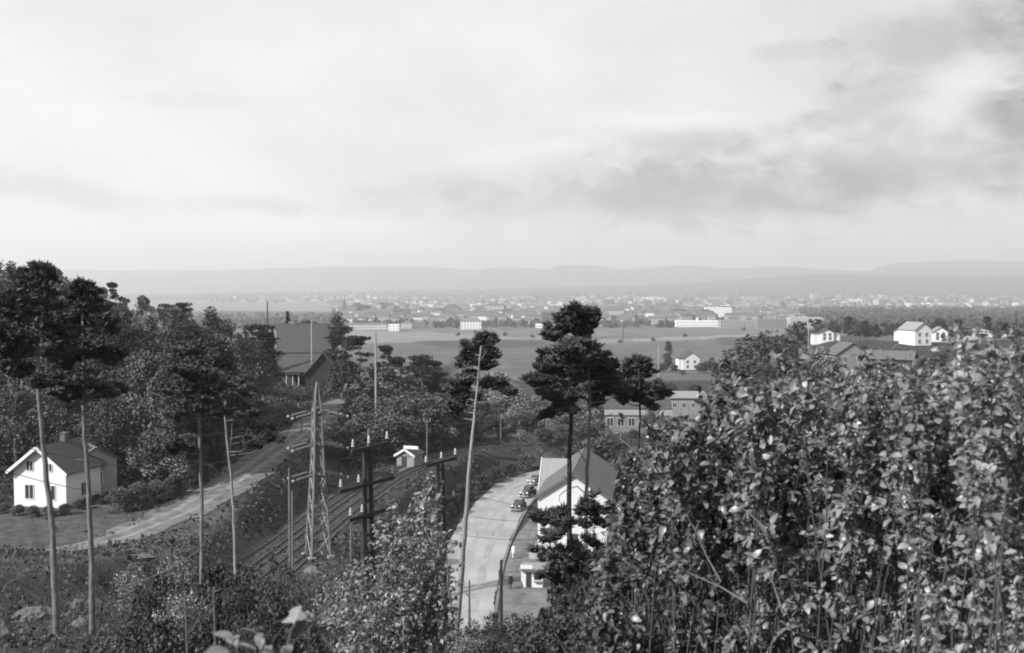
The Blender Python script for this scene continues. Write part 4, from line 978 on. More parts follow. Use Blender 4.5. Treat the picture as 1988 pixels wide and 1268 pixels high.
hero_pine([(178, 1170), (174, 1050), (171, 920), (165, 800), (160, 700), (158, 600)], 41, .12, .05,
    [(160, 585, 42, 20), (130, 620, 34, 18), (190, 630, 34, 16), (150, 670, 45, 18), (205, 690, 30, 14), (120, 700, 32, 14), (165, 735, 48, 16), (215, 760, 30, 10), (130, 765, 30, 10), (160, 560, 24, 12)],
    'second tall pine from the left at the corner of the white house', m_bark, 12, fat=.82, dead=[[(166, 775), (180, 772), (187, 778)], [(172, 905), (165, 893), (145, 892)], [(176, 985), (190, 980), (205, 985)]])
hero_pine([(391, 1110), (390, 980), (388, 860), (388, 760), (390, 680)], 50, .12, .055,
    [(388, 682, 48, 13), (355, 690, 26, 12), (425, 694, 22, 12), (350, 722, 20, 9), (395, 710, 40, 12), (350, 752, 34, 11), (395, 770, 26, 8), (420, 745, 26, 9), (380, 785, 22, 7), (355, 805, 18, 7), (420, 800, 24, 7), (318, 870, 26, 9), (348, 866, 22, 9)],
    'pine with dark stacked plates of needles beside the dirt road', m_bark, 13, dead=[[(388, 848), (370, 842), (352, 845), (335, 852)]])
hero_pine([(456, 1065), (450, 960), (442, 860), (437, 800), (440, 755)], 56, .10, .05,
    [(470, 760, 30, 10), (440, 742, 28, 10), (415, 770, 24, 9), (480, 800, 26, 8), (505, 838, 26, 8), (530, 852, 18, 7), (500, 855, 24, 9)],
    'slimmer pine overlapping the dirt road with a forked top', m_barkl, 14, dead=[[(446, 880), (450, 840), (450, 800)], [(446, 852), (470, 846), (490, 845), (505, 850)]], upper=None)
hero_pine([(882, 1245), (893, 1140), (903, 1020), (912, 900), (921, 800), (928, 730), (934, 672)], 43, .15, .025,
    [(945, 664, 20, 14), (955, 690, 16, 11), (915, 680, 24, 16), (905, 705, 22, 12), (940, 710, 18, 10), (925, 690, 26, 16), (895, 745, 26, 12), (880, 760, 20, 11), (918, 735, 18, 8), (905, 770, 24, 10), (940, 745, 18, 8), (970, 748, 16, 7), (985, 762, 13, 7), (890, 790, 22, 8), (880, 800, 18, 8)],
    'tall leaning pine with a pale bare trunk in front of the road', m_barkl, 15, behind=True, fat=.8, dead=[[(918, 790), (905, 786), (909, 776), (918, 772)], [(932, 700), (940, 690), (945, 676)], [(926, 735), (915, 728), (905, 735)]])
hero_pine([(1107, 1230), (1106, 1080), (1105, 960), (1106, 850), (1112, 760), (1118, 680), (1120, 610)], 46, .14, .06,
    [(1125, 605, 26, 14), (1148, 612, 14, 10), (1105, 622, 26, 14), (1138, 630, 22, 12), (1085, 640, 22, 12), (1072, 654, 16, 8), (1130, 650, 20, 8),
     (1115, 680, 48, 14), (1075, 690, 24, 12), (1150, 690, 30, 14), (1100, 705, 46, 14), (1065, 720, 26, 12), (1045, 740, 24, 10), (1095, 735, 38, 14), (1060, 760, 14, 10), (1085, 765, 30, 13), (1110, 770, 24, 10), (1095, 796, 26, 8), (1068, 806, 18, 7), (1040, 742, 16, 8)],
    'tallest dark trunked pine with a broad two tier crown', m_barkd, 16, dens=1.15, fat=.88, dead=[[(1106, 935), (1096, 925), (1092, 926)]])
hero_pine([(1140, 1150), (1138, 1040), (1139, 930), (1143, 850), (1146, 760), (1140, 690)], 47, .115, .045,
    [(1160, 700, 34, 14), (1180, 725, 26, 12), (1150, 730, 34, 13), (1190, 745, 22, 10), (1165, 765, 28, 10), (1205, 760, 18, 9), (1135, 700, 26, 12), (1160, 785, 18, 7)],
    'paler trunked pine pressed against the tallest pine', m_bark, 17, dens=1.1, behind=True, fat=.85, dead=[[(1143, 850), (1155, 835), (1170, 812), (1190, 802)], [(1140, 900), (1128, 882), (1120, 868)], [(1139, 960), (1120, 944), (1098, 952), (1086, 962), (1086, 975)]])
hero_pine([(1236, 1000), (1240, 880), (1243, 800), (1240, 740), (1240, 700)], 50, .08, .035,
    [(1240, 702, 20, 8), (1225, 722, 20, 9), (1255, 722, 22, 10), (1240, 742, 30, 10), (1270, 752, 20, 9), (1215, 755, 20, 9), (1245, 770, 34, 10), (1285, 768, 14, 8), (1210, 775, 18, 8), (1265, 785, 16, 7)],
    'shorter pine with a wide dark crown right of the twin pines', m_barkd, 18, dens=1.1, fat=.9)
# dark pine sprigs in front of the white wall
hero_pine([(1072, 1190), (1070, 1100), (1068, 1050), (1068, 1010)], 34, .03, .012, [(1058, 1010, 9, 4), (1070, 1030, 11, 5), (1082, 1002, 9, 4), (1092, 1016, 8, 4), (1066, 1048, 8, 4), (1062, 1078, 14, 9), (1084, 1072, 14, 10), (1104, 1082, 16, 9), (1128, 1066, 13, 8), (1142, 1082, 14, 9), (1072, 1100, 16, 10), (1092, 1102, 16, 10), (1112, 1106, 16, 10), (1134, 1104, 16, 10), (1082, 1126, 18, 10), (1106, 1130, 18, 10), (1130, 1128, 18, 10), (1096, 1152, 20, 10), (1126, 1156, 20, 10)],
    'young dark pine in front of the white gable wall', m_barkd, 19, fat=.9, loose=2.0, dens=.8)
hero_pine([(1150, 1190), (1152, 1100), (1155, 1000)], 36, .03, .012, [(1150, 975, 12, 7), (1160, 1000, 14, 7), (1140, 990, 10, 6), (1150, 1030, 16, 8), (1165, 1060, 16, 9), (1145, 1085, 18, 10), (1175, 1100, 22, 12)],
    'young dark pine near the right corner of the white gable', m_barkd, 20, fat=.9, loose=1.9, dens=.8)

# ------------------------------------------------------------------ pylons and poles
def pylon():
    D = 110; tip = P(616, 742, D); base = P(618, 1128, D); z0 = gz(base.x, D)
    e = empty('steel_pylon', (base.x, D, z0), R(28), 'pale lattice steel pylon with horizontal insulator strings', 'pylon')
    H = tip.z - z0; zs = [0, 2.6, 5.2, 7.6, 9.8, 11.8, 13.6, 15.2, 16.6, 17.9]; Hc = H - 2.6
    zs = list(np.array(zs) / 17.9 * Hc); hw = lambda z: float(np.interp(z, [0, Hc * .62, Hc], [1.0, .48, .33]))
    corners = [(-1, -1), (1, -1), (1, 1), (-1, 1)]
    for cx_, cy_ in corners:
        zz = [-.3] + zs[1:]; MB().tube([(cx_ * hw(z), cy_ * hw(z), z) for z in zz], .145, 4).build('leg', m_steel, e)
        MB().box(cx_ * hw(0) - .35, cx_ * hw(0) + .35, cy_ * hw(0) - .35, cy_ * hw(0) + .35, -2.2, .25).build('footing', m_conc, e)
        MB().tube([(cx_ * hw(Hc), cy_ * hw(Hc), Hc), (cx_ * .04, cy_ * .04, H)], .085, 4).build('peak_leg', m_steel, e)
    for i in range(len(zs) - 1):
        for k in range(4):
            a, b = corners[k], corners[(k + 1) % 4]; h0, h1 = hw(zs[i]), hw(zs[i + 1])
            p = [Vector((a[0] * h0, a[1] * h0, zs[i])), Vector((b[0] * h0, b[1] * h0, zs[i])), Vector((a[0] * h1, a[1] * h1, zs[i + 1])), Vector((b[0] * h1, b[1] * h1, zs[i + 1]))]
            MB().tube([p[0], p[3]], .06, 4).build('brace', m_steel, e); MB().tube([p[1], p[2]], .06, 4).build('brace', m_steel, e)
            if i % 2 == 1: MB().tube([p[2], p[3]], .04, 4).build('brace', m_steel, e)
    MB().box(-.4, .4, -.4, .4, Hc - .04, Hc + .06).build('top_plate', m_steel, e)
    for z in (Hc - .4, Hc - 3.6, Hc - 6.6):
        MB().box(-.85, .85, -.09, .09, z - .08, z + .08).build('crossarm', m_steel, e)
        MB().box(-.09, .09, -.95, .95, z - .081, z + .079).build('crossarm', m_steel, e)
        for (sx, sy, ln) in ((-1, -.9, 2.3), (-1, .9, 2.2), (1, -.9, 2.4), (1, .9, 2.3)):
            a = Vector((sx * .6, sy, z)); dv = Vector((sx * ln, 0.35 * sx, -.30 * ln * (.55 if sx < 0 else .8))); 
            s = MB(); s.tube([a, a + dv], .03, 5); nd = 10
            for j in range(nd):
                c = a + dv * (.12 + .74 * j / nd); d = dv.normalized()
                s.tube([c, c + d * .05, c + d * .10], [.17, .14, .03], 7)
            s.build('insulator_string', m_porcd, e)
            MB().ball(a + dv, .16).build('clamp', m_porc, e)
pylon()
def pin_ins(e, p, s=1.0):
    b = MB(); b.tube([p, p + Vector((0, 0, .25 * s))], .025 * s, 5)
    b.build('pin', m_tar, e)
    i = MB(); z = .2 * s
    for r, h in ((.11, .07), (.085, .1), (.10, .08), (.07, .1), (.05, .06)):
        i.tube([p + Vector((0, 0, z)), p + Vector((0, 0, z + h * s * .5)), p + Vector((0, 0, z + h * s))], [r * s, r * s * .9, r * s * .55], 8); z += h * s
    i.build('insulator', m_porc, e)
def twin_pole(X, Ytop, D, arms, label, gap=.42, extra=(.0,), r=.17):
    t = P(X, Ytop, D); z0 = gz(t.x, D); e = empty('double_pole', (t.x, D, z0), R(42), label, 'utility pole')
    H = t.z - z0
    for s in (-1, 1): MB().tube([(s * (gap / 2 + .32), .12 * s, -.6), (s * gap / 2, .08 * s, H)], [r * 1.15, r], 8).build('pole', m_tar, e)
    for z in np.arange(2, H - .6, 1.1): MB().box(-gap / 2 - .1, gap / 2 + .1, -.06, .06, float(z), float(z) + .16).build('spacer', m_tar, e)
    for (dz, L0, L1) in arms:
        z = H - dz; tilt = .0
        MB().box(-L0, L1, -.28, -.10, z - .11, z + .11, Matrix.Rotation(-.10, 3, 'Y')).build('crossarm', m_tar, e)
        for x in ((-L0 + .12, -L0 * .35, L1 - .12) if dz else (-L0 + .12, 0, L1 - .12)): pin_ins(e, Vector((x, -.18, z + .08 + .1 * (x - (L1 - L0) / 2))), 1.1)
    return e, H
e, H = twin_pole(713, 868, 68, [(0.0, 1.3, 1.5), (2.3, 2.2, 1.9), (4.2, 1.5, 1.5)], 'tarred double pole with three crossarms right of the steel pylon')
MB().tube([(0, -.1, H), (0, -.1, H + 1.1)], [.05, .03], 6).build('top_spike', m_porc, e)
e, H = twin_pole(854, 896, 84, [(0.0, 1.6, 1.5), (3.2, 1.3, 1.3)], 'tarred double pole rising behind the small leaved bush', gap=.6)
def pole(X, Yt, Yb, D, r, m, label, lean=0, arm=False):
    t = P(X, Yt, D); z0 = gz(t.x, D); H = t.z - z0
    e = empty('pole', (t.x, D, z0), 0, label, 'pole')
    MB().tube([(0, 0, -.5), (lean * .5, 0, H * .5), (lean, 0, H)], [r * 1.1, r, r * .75], 8).build('shaft', m, e)
    if arm:
        MB().box(-.6, .6, -.05, .05, H - .5, H - .38).build('crossarm', m, e)
        for x in (-.5, .5): pin_ins(e, Vector((x, 0, H - .38)), .8)
    else: MB().tube([(lean, 0, H + .003), (lean, 0, H + .12)], [r * .8, r * .15], 8).build('cap', m, e)
    return e
pole(729, 645, 768, 196, .20, m_polel, 'tall pale pole standing before the pine belt')
pole(605, 622, 682, 232, .20, m_polel, 'pale pole in front of the big lodge roof')
pole(519, 586, 620, 240, .16, m_tar, 'dark pole above the trees left of the lodge')
pole(1279, 672, 735, 236, .17, m_polel, 'pale pole between the wide pine and the field villa')
pole(1570, 617, 652, 300, .16, m_polel, 'pale pole in front of the pale works building')
pole(561, 910, 1045, 106, .10, m_pole, 'taller grey pole left of the steel pylon foot')
pole(567, 955, 1060, 103, .10, m_pole, 'shorter grey pole beside the taller grey pole')
pole(681, 1017, 1100, 92, .07, m_pole, 'thin grey pole right of the steel pylon foot')
pole(829, 813, 880, 178, .12, m_pole, 'grey pole beyond the tram stop shelter', arm=True)
pole(972, 805, 860, 205, .11, m_pole, 'grey pole between the leaning pine and the road bend')
pole(585, 785, 830, 172, .09, m_pole, 'thin pole beside the dirt road behind the pylon', arm=True)
pole(683, 780, 820, 176, .09, m_tar, 'dark pole with a lamp at the dirt road edge')
pole(973, 1088, 1176, 104, .16, m_tar, 'dark post at the near right corner of the road')
pole(911, 1128, 1225, 98, .11, m_pole, 'slender post just right of the leaning pine')
pole(1210, 627, 664, 900, .3, m_tar, 'far dark post on the open field')
pole(1866, 830, 950, 34, .05, m_pole, 'thin grey pole seen through the right hand shrubs')
# wires
def wire(a, b, sag, label, r=.012, grp='overhead wires over the road'):
    pts = [a.lerp(b, i / 16) - Vector((0, 0, sag * 4 * (i / 16) * (1 - i / 16))) for i in range(17)]
    o = MB().tube(pts, r, 4).build('wire', m_wire); tag(o, label, 'wire', grp)
for i, (Y0, Y1) in enumerate([(868, 990), (945, 1003), (992, 1035)]):
    wire(P(700 + i * 6, Y0, 68), P(1120, Y1, 112), 1.2, 'thin overhead wire from the double pole across the road', .016)
for i, (Ya, Yb) in enumerate([(775, 640), (832, 700), (890, 760)]):
    wire(P(660, Ya, 112), P(1300, Yb, 420), 6, 'thin power wire leading away from the steel pylon', .03, 'pylon power wires')
    wire(P(575, Ya + 12, 108), P(-120, Ya - 20, 60), 3, 'thin power wire leading left from the steel pylon', .02, 'pylon power wires')

# ------------------------------------------------------------------ cars
def car(name, x, y, rz, label, paint, roofm=None):
    z = gz(x, y) + .09
    e = empty(name, (x, y, z), rz, label, 'car', 'cars parked along the road edge')
    # front faces -y
    def loft(secs, m, nm, smooth=True):
        vs = []; fs = []; n = len(secs[0][1])
        for yy, prof in secs:
            for (px, pz) in prof: vs.append((px, yy, pz))
        for i in range(len(secs) - 1):
            for k in range(n): fs.append((i * n + k, (i + 1) * n + k, (i + 1) * n + (k + 1) % n, i * n + (k + 1) % n))
        fs.append(tuple(range(n))); fs.append(tuple(len(vs) - 1 - k for k in range(n)))
        return MB().add(vs, fs).build(nm, m, e, smooth=smooth)
    def rr(w, z0, z1, c=.22, n=3):
        p = []
        for (sx, sz, a0) in ((1, 1, 0), (-1, 1, 90), (-1, -1, 180), (1, -1, 270)):
            for k in range(n + 1):
                a = R(a0 + 90 * k / n); p.append((sx * (w - c) + c * math.cos(a), ((z1 - c) if sz > 0 else (z0 + c * .4)) + (c if sz > 0 else c * .4) * math.sin(a)))
        return p
    loft([(-2.1, rr(.28, .45, .95, .12)), (-2.0, rr(.36, .4, 1.05, .14)), (-1.0, rr(.50, .38, 1.12, .2)), (-.75, rr(.68, .35, 1.15, .2)), (.4, rr(.74, .35, 1.12, .2)), (1.3, rr(.72, .35, 1.1, .2)), (1.95, rr(.62, .4, .95, .25)), (2.15, rr(.5, .5, .75, .12))], paint, 'body')
    loft([(-.72, rr(.55, 1.0, 1.16, .08)), (-.42, rr(.60, 1.0, 1.56, .18)), (0, rr(.62, 1.0, 1.68, .2)), (.6, rr(.62, 1.0, 1.68, .2)), (1.1, rr(.58, 1.0, 1.55, .2)), (1.65, rr(.5, .95, 1.12, .1))], roofm or paint, 'cabin')
    for s in (-1, 1):
        for yy, sc in ((-1.35, (.19, .62, .42)), (1.3, (.17, .6, .42))): MB().ball((s * .68, yy, .52), 1, 12, 8, sc).build('fender', paint, e, smooth=True)
        for yy in (-1.35, 1.3):
            w = MB().tube([(s * .66, yy, .33), (s * .84, yy, .33)], .33, 14).build('wheel', m_rubber, e); MB().tube([(s * .841, yy, .33), (s * .86, yy, .33)], .17, 12).build('hubcap', m_chrome, w)
        MB().ball((s * .52, -1.86, .84), .15, 12, 8, (1, .9, 1)).build('headlight', m_lamp, e, smooth=True)
        MB().box(s * .63 - .012, s * .63 + .012, -.3, .95, 1.2, 1.5).build('side_window', m_glass, e)
        MB().box(s * .55 - .18, s * .55 + .18, -.98, -.6, .34, .37).build('running_board', m_rubber, e)
    MB().add([(-.50, -.745, 1.2), (.50, -.745, 1.2), (.46, -.475, 1.56), (-.46, -.475, 1.56)], [(0, 1, 2, 3)]).build('windscreen', m_glass, e)
    MB().tube([(-.85, -2.2, .42), (-.4, -2.28, .42), (.4, -2.28, .42), (.85, -2.2, .42)], .06, 6).build('bumper', m_chrome, e)
    gr = MB()
    for k in range(7): gr.box(-.2 + k * .063, -.175 + k * .063, -2.14, -2.09, .52, .96)
    gr.build('grille', m_chrome, e)
    return e
def road_pt(X, Y): 
    p = gp(X, Y, 110); return p.x, p.y
x, y = road_pt(1019, 993); car('parked_car', x - .9, y + 1.0, R(-14), 'nearest of the three parked cars with a light roof', m_car, m_roofl)
x, y = road_pt(1037, 970); car('parked_car', x - .9, y + 2.2, R(-22), 'middle dark car of the three parked ones', m_car)
x, y = road_pt(1042, 950); car('parked_car', x - .1, y + 4.0, R(-26), 'farthest dark car of the three parked ones', m_carg)

# ------------------------------------------------------------------ people
def person(x, y, label, top, legs, rz=0, sx=1):
    z = gz(x, y) + .06
    e = empty('person', (x, y, z), rz, label, 'person')
    V = {'pel': (0, 0, .95), 'wa': (0, 0, 1.1), 'ch': (0, 0, 1.32), 'nk': (0, 0, 1.47), 'hd': (0, -.02, 1.6), 'ht': (0, 0, 1.72)}
    names = ['pel', 'wa', 'ch', 'nk', 'hd', 'ht']; vs = [V[n] for n in names]; ed = [(i, i + 1) for i in range(5)]; rad = [(.15, .12), (.13, .1), (.17, .12), (.06, .06), (.095, .11), (.07, .08)]
    for s in (-1, 1):
        b = len(vs); vs += [(s * .1, 0, .86), (s * .11, -.05 * s, .48), (s * .11, -.02 + .08 * s, .09), (s * .12, -.14 + .08 * s, .03)]; ed += [(0, b), (b, b + 1), (b + 1, b + 2), (b + 2, b + 3)]; rad += [(.09, .1), (.06, .065), (.042, .045), (.035, .03)]
        b = len(vs); vs += [(s * .2, 0, 1.4), (s * .25, .03, 1.13), (s * .26, -.07 * s, .88), (s * .26, -.1 * s, .8)]; ed += [(2, b), (b, b + 1), (b + 1, b + 2), (b + 2, b + 3)]; rad += [(.06, .06), (.045, .045), (.032, .032), (.03, .04)]
    me = bpy.data.meshes.new('body'); me.from_pydata(vs, ed, []); me.materials.append(top)
    o = link('body', me, e); sk = o.modifiers.new('skin', 'SKIN'); 
    for i, r in enumerate(rad): me.skin_vertices[0].data[i].radius = r
    me.skin_vertices[0].data[0].use_root = True
    ss = o.modifiers.new('sub', 'SUBSURF'); ss.levels = 1; ss.render_levels = 1
    # clothing and head as children
    c = MB(); c.tube([(0, 0, .62 if legs else .5), (0, 0, .95), (0, 0, 1.15), (0, 0, 1.38), (0, 0, 1.46)], [.24, .2, .175, .2, .09], 12); c.build('coat', top, e, smooth=True)
    MB().ball((0, -.02, 1.61), .105, 10, 8, (.85, 1, 1.15)).build('head', m_skin, e, smooth=True)
    MB().ball((0, .01, 1.65), .115, 10, 6, (.88, 1, .95)).build('hair', m_hair, e, smooth=True)
    MB().ball((0, -.125, 1.60), .02, 5, 4).build('nose', m_skin, e)
    return e
p = gp(991, 1145, 108); person(p.x, p.y, 'person in dark clothes standing by the kiosk', m_clothd, 1, R(10))
p = gp(997, 1085, 112); person(p.x, p.y, 'person in white clothes walking on the pavement', m_clothw, 0, R(-160))

# ------------------------------------------------------------------ near slope: rocks, grass, bushes
def rock(X, Y, s, label, seed, ymin=8):
    p = gp(X, Y, ymin); g = np.random.default_rng(seed); b = MB().ball((0, 0, 0), 1, 12, 8)
    b.v = [tuple(np.array(v) * (1 + .25 * g.normal() * .6) * s) for v in b.v]; o = b.build('rock', m_rock, None, loc=(p.x, p.y, p.z + s[2] * .2)); o.rotation_euler[2] = g.uniform(0, 6)
    tag(o, label, 'rock')
rock(150, 1182, np.array([.35, .3, .45]), 'upright pale rock at the foot of the second pine', 1)
rock(60, 1205, np.array([1.6, .8, .3]), 'long flat pale rock at the lower left', 2)
rock(195, 1172, np.array([.28, .25, .25]), 'small pale rock right of the second pine foot', 3)
rock(270, 1085, np.array([1.2, .7, .3]), 'pale rock outcrop below the dirt road', 4)
rock(155, 1215, np.array([.5, .4, .2]), 'low broken rock beneath the upright pale rock', 5)
rock(8, 1245, np.array([.35, .3, .5]), 'white rock cut by the lower left corner', 6)
rock(608, 1112, np.array([1.3, .8, .5]), 'bright rock at the foot of the pylon', 7, 80)
# grass and low ground cover
def ground_cover():
    g = np.random.default_rng(77); n = 60000
    yy = 7 + 96 * g.random(n) ** .8; t = g.uniform(-.56, .56, n); xx = t * (yy + 6)
    zz = ground(xx, yy); s = g.uniform(.12, .38, n) * np.interp(yy, [7, 30, 100], [.45, .9, 1.5])
    keep = (nz(xx, yy, 2.2, 4) + g.normal(size=n) * .4 > -.25) ; xx, yy, zz, s = xx[keep], yy[keep], zz[keep], s[keep]; n = len(xx)
    a = g.uniform(0, 6.283, n); w = s * .10; dx, dy = np.cos(a) * w, np.sin(a) * w; lx, ly = g.normal(size=n) * s * .4, g.normal(size=n) * s * .4
    V = np.stack([np.stack([xx - dx, yy - dy, zz - .03], 1), np.stack([xx + dx, yy + dy, zz - .03], 1), np.stack([xx + lx, yy + ly, zz + s], 1)], 1).reshape(-1, 3)
    o = link('grass', npmesh('grass', V, np.arange(n * 3).reshape(-1, 3), m_grass)); tag(o, 'rough dry grass covering the near slope', 'grass', None, 'stuff')
    n = 90000; yy = 9 + 120 * g.random(n) ** .75; t = g.uniform(-.55, .55, n); xx = t * (yy + 4)
    keep = (nz(xx, yy, 3.0, 9) + g.normal(size=n) * .25 > .05) & ~((xx > -11.5) & (xx < 6) & (yy > 94)) & ~((xx < -29.5) & (xx > -38) & (yy > 94)) & ~((xx<-40)&(yy>92)); xx, yy = xx[keep], yy[keep]
    zz = ground(xx, yy) + np.abs(g.normal(size=len(xx))) * .28; C = np.stack([xx, yy, zz], 1)
    V, Fc = quads(C, g.uniform(.04, .09, len(C)) * np.interp(yy, [9, 40, 120], [.8, 1.4, 2.4]), .5, 1.5, g)
    o = link('undergrowth', npmesh('undergrowth', V, Fc, m_bush)); tag(o, 'low leafy undergrowth on the near slope', 'undergrowth', None, 'stuff')
ground_cover()
def bank_cover():
    g = np.random.default_rng(78); n = 230000
    xx = g.uniform(-75, 110, n); yy = g.uniform(96, 300, n)
    def off(pts, w):
        d = np.full(n, 1e9); 
        for a, b in zip(pts[:-1], pts[1:]):
            a = np.array(a, float); b = np.array(b, float); ab = b - a; t = np.clip(((xx - a[0]) * ab[0] + (yy - a[1]) * ab[1]) / (ab @ ab), 0, 1)
            d = np.minimum(d, np.hypot(xx - a[0] - t * ab[0], yy - a[1] - t * ab[1]))
        return d > w
    keep = off(ctr, 5.2) & off([(-60, 90), (-44, 98), (-36.5, 108), (-34.4, 120), (-33.6, 136), (-33.3, 164), (-32.8, 200), (-30.5, 221)], 2.9) & off(T1, 1.9) & off([(x + 3.7, y - 1.5) for x, y in T1[:7]] + [(-13.6, 176.5), (-7, 189.5), (4, 199.6), (21, 206.6)], 1.9) & off([(-21.5, 116), (-20.2, 128), (-18.6, 142), (-17.2, 160)], 1.3)
    keep &= ~((xx > -2) & (xx < 14) & (yy < 178)) & (nz(xx, yy, 5.0, 9) + .6 * nz(xx, yy, 1.7, 2) + g.normal(size=n) * .2 > -.15)
    keep &= ~((xx < -38) & (yy < 121) & (g.random(n) < .96))
    xx, yy = xx[keep], yy[keep]; n = len(xx)
    hgt = np.clip(nz(xx, yy, 3.5, 6) + .5, .05, 1.3) * .8
    C = np.stack([xx, yy, ground(xx, yy) + g.random(n) * hgt], 1)
    V, Fc = quads(C, g.uniform(.12, .30, n), .3, 1.5, g)
    o = link('undergrowth', npmesh('undergrowth', V, Fc, m_bush)); tag(o, 'dark low scrub on the banks beside the tracks and roads', 'undergrowth', None, 'stuff')
bank_cover()
# slope bushes: prototypes in three leaf sizes
def bush_proto(seed, m, s, n=2600):
    g = np.random.default_rng(seed); C = []
    for i in range(34):
        a = g.uniform(0, 6.283); r = g.uniform(0, .8); z = g.uniform(.1, .95) * (1.05 - r * .5); rr = g.uniform(.12, .26)
        C.append(ellip(n // 34, g, .3) * [rr, rr, rr] + [math.cos(a) * r, math.sin(a) * r, z])
    C = np.concatenate(C); V, Fc = quads(C, g.uniform(.6, 1.3, len(C)) * s, .5, 1.5, g)
    cr = npmesh('leaves', V, Fc, m)
    b = MB()
    for i in range(12):
        a = g.uniform(0, 6.283); r = g.uniform(.3, .85); z = g.uniform(.5, 1.0); b.tube([(0, 0, -.1), (math.cos(a) * r * .4, math.sin(a) * r * .4, z * .55), (math.cos(a) * r, math.sin(a) * r, z)], [.02, .013, .004], 4)
    return cr, b.mesh('stems', m_twig)
BP = [bush_proto(1, m_bush, .035), bush_proto(2, m_bush, .045), bush_proto(3, m_leafm, .032), bush_proto(4, m_leafm, .045, 1600)]
g = np.random.default_rng(15)
def bush(X, Yt, D, W, k, label, group):
    p = P(X, Yt, D); z = gz(p.x, D); h = max(.5, p.z - z); e = empty('bush', (p.x, D, z), g.uniform(0, 6), label, 'bush', group)
    w = W / F * D / 2; e.scale = (w, w, h); link('leaves', BP[k][0], e); link('stems', BP[k][1], e)
for (X, Y, D, W, k) in [(300, 1120, 40, 150, 0), (350, 1150, 34, 150, 2), (430, 1075, 44, 170, 1), (480, 1110, 36, 170, 0), (530, 1090, 42, 150, 0), (560, 1150, 30, 170, 1), (420, 1165, 27, 170, 0), (330, 1185, 25, 170, 1),
                        (610, 1180, 28, 160, 0), (650, 1130, 36, 130, 2), (250, 1190, 30, 150, 0), (500, 1185, 24, 180, 0), (665, 1085, 44, 110, 2), (260, 1095, 60, 110, 2), (340, 1075, 66, 110, 2)]:
    bush(X, Y, D, W, k, 'leafy bush low on the slope, ' + near_word(X, [(255, 'between second and third pine'), (305, 'left of the plated pine'), (345, 'left of the plated pine foot'), (420, 'under the plated pine'), (490, 'between the plated pine and the pylon'), (535, 'left of the pylon foot'), (565, 'in front of the pylon foot'), (620, 'right of the big pale leaves'), (660, 'beside the small leaved bush')]) + near_word(Y, [(1080, ' high up'), (1120, ''), (1155, ' near the front'), (1188, ' at the front')]), 'bushes low on the left slope')
for (X, Y, D, W, k) in [(960, 1195, 34, 130, 0), (1000, 1196, 36, 120, 0), (1066, 1172, 34, 120, 1), (1100, 1120, 32, 140, 0), (1150, 1130, 28, 160, 1), (1010, 1215, 26, 180, 0), (1090, 1185, 24, 200, 1), (900, 1232, 30, 120, 2), (1190, 1080, 26, 170, 0), (1200, 1150, 20, 200, 1), (1215, 1000, 30, 140, 0), (1240, 900, 34, 140, 0), (960, 1240, 24, 120, 1), (1130, 1215, 18, 220, 0)]:
    bush(X, Y, D, W, k, 'dark bush low on the slope, ' + near_word(X, [(900, 'at the leaning pine foot'), (960, 'at the dark post'), (1010, 'under the kiosk'), (1070, 'left of the twin pine trunks'), (1110, 'under the twin pine trunks'), (1160, 'right of the twin pine trunks'), (1200, 'beside the leafy shrubs'), (1235, 'under the shorter wide pine')]) + near_word(Y, [(900, ' highest'), (1000, ' high up'), (1100, ''), (1150, ' near the front'), (1190, ' closer to the front'), (1230, ' at the very front')]), 'bushes low on the middle slope')

# ------------------------------------------------------------------ leafy shrubs close to the viewer
def leaf_unit(curl, fold, wd):
    t = [0, .22, .5, .78, 1]; w = [0, .34 * wd, .47 * wd, .36 * wd, 0]
    V = [(0, 0, 0)]
    for i in (1, 2, 3):
        y = t[i]; z = -curl * y * y
        V += [(-w[i], y, z + fold * w[i]), (0, y, z), (w[i], y, z + fold * w[i])]
    V += [(0, 1, -curl)]
    Fc = [(0, 2, 1), (0, 3, 2), (1, 2, 5), (1, 5, 4), (2, 3, 6), (2, 6, 5), (4, 5, 8), (4, 8, 7), (5, 6, 9), (5, 9, 8), (7, 8, 10), (8, 9, 10)]
    return np.array(V, float), np.array(Fc)
LU = [leaf_unit(.25, .35, .62), leaf_unit(.45, .15, .70), leaf_unit(.1, .5, .55), leaf_unit(.6, .3, .66)]
LUM = [npmesh('leaf', V, Fc, m_leafn, True) for V, Fc in LU]
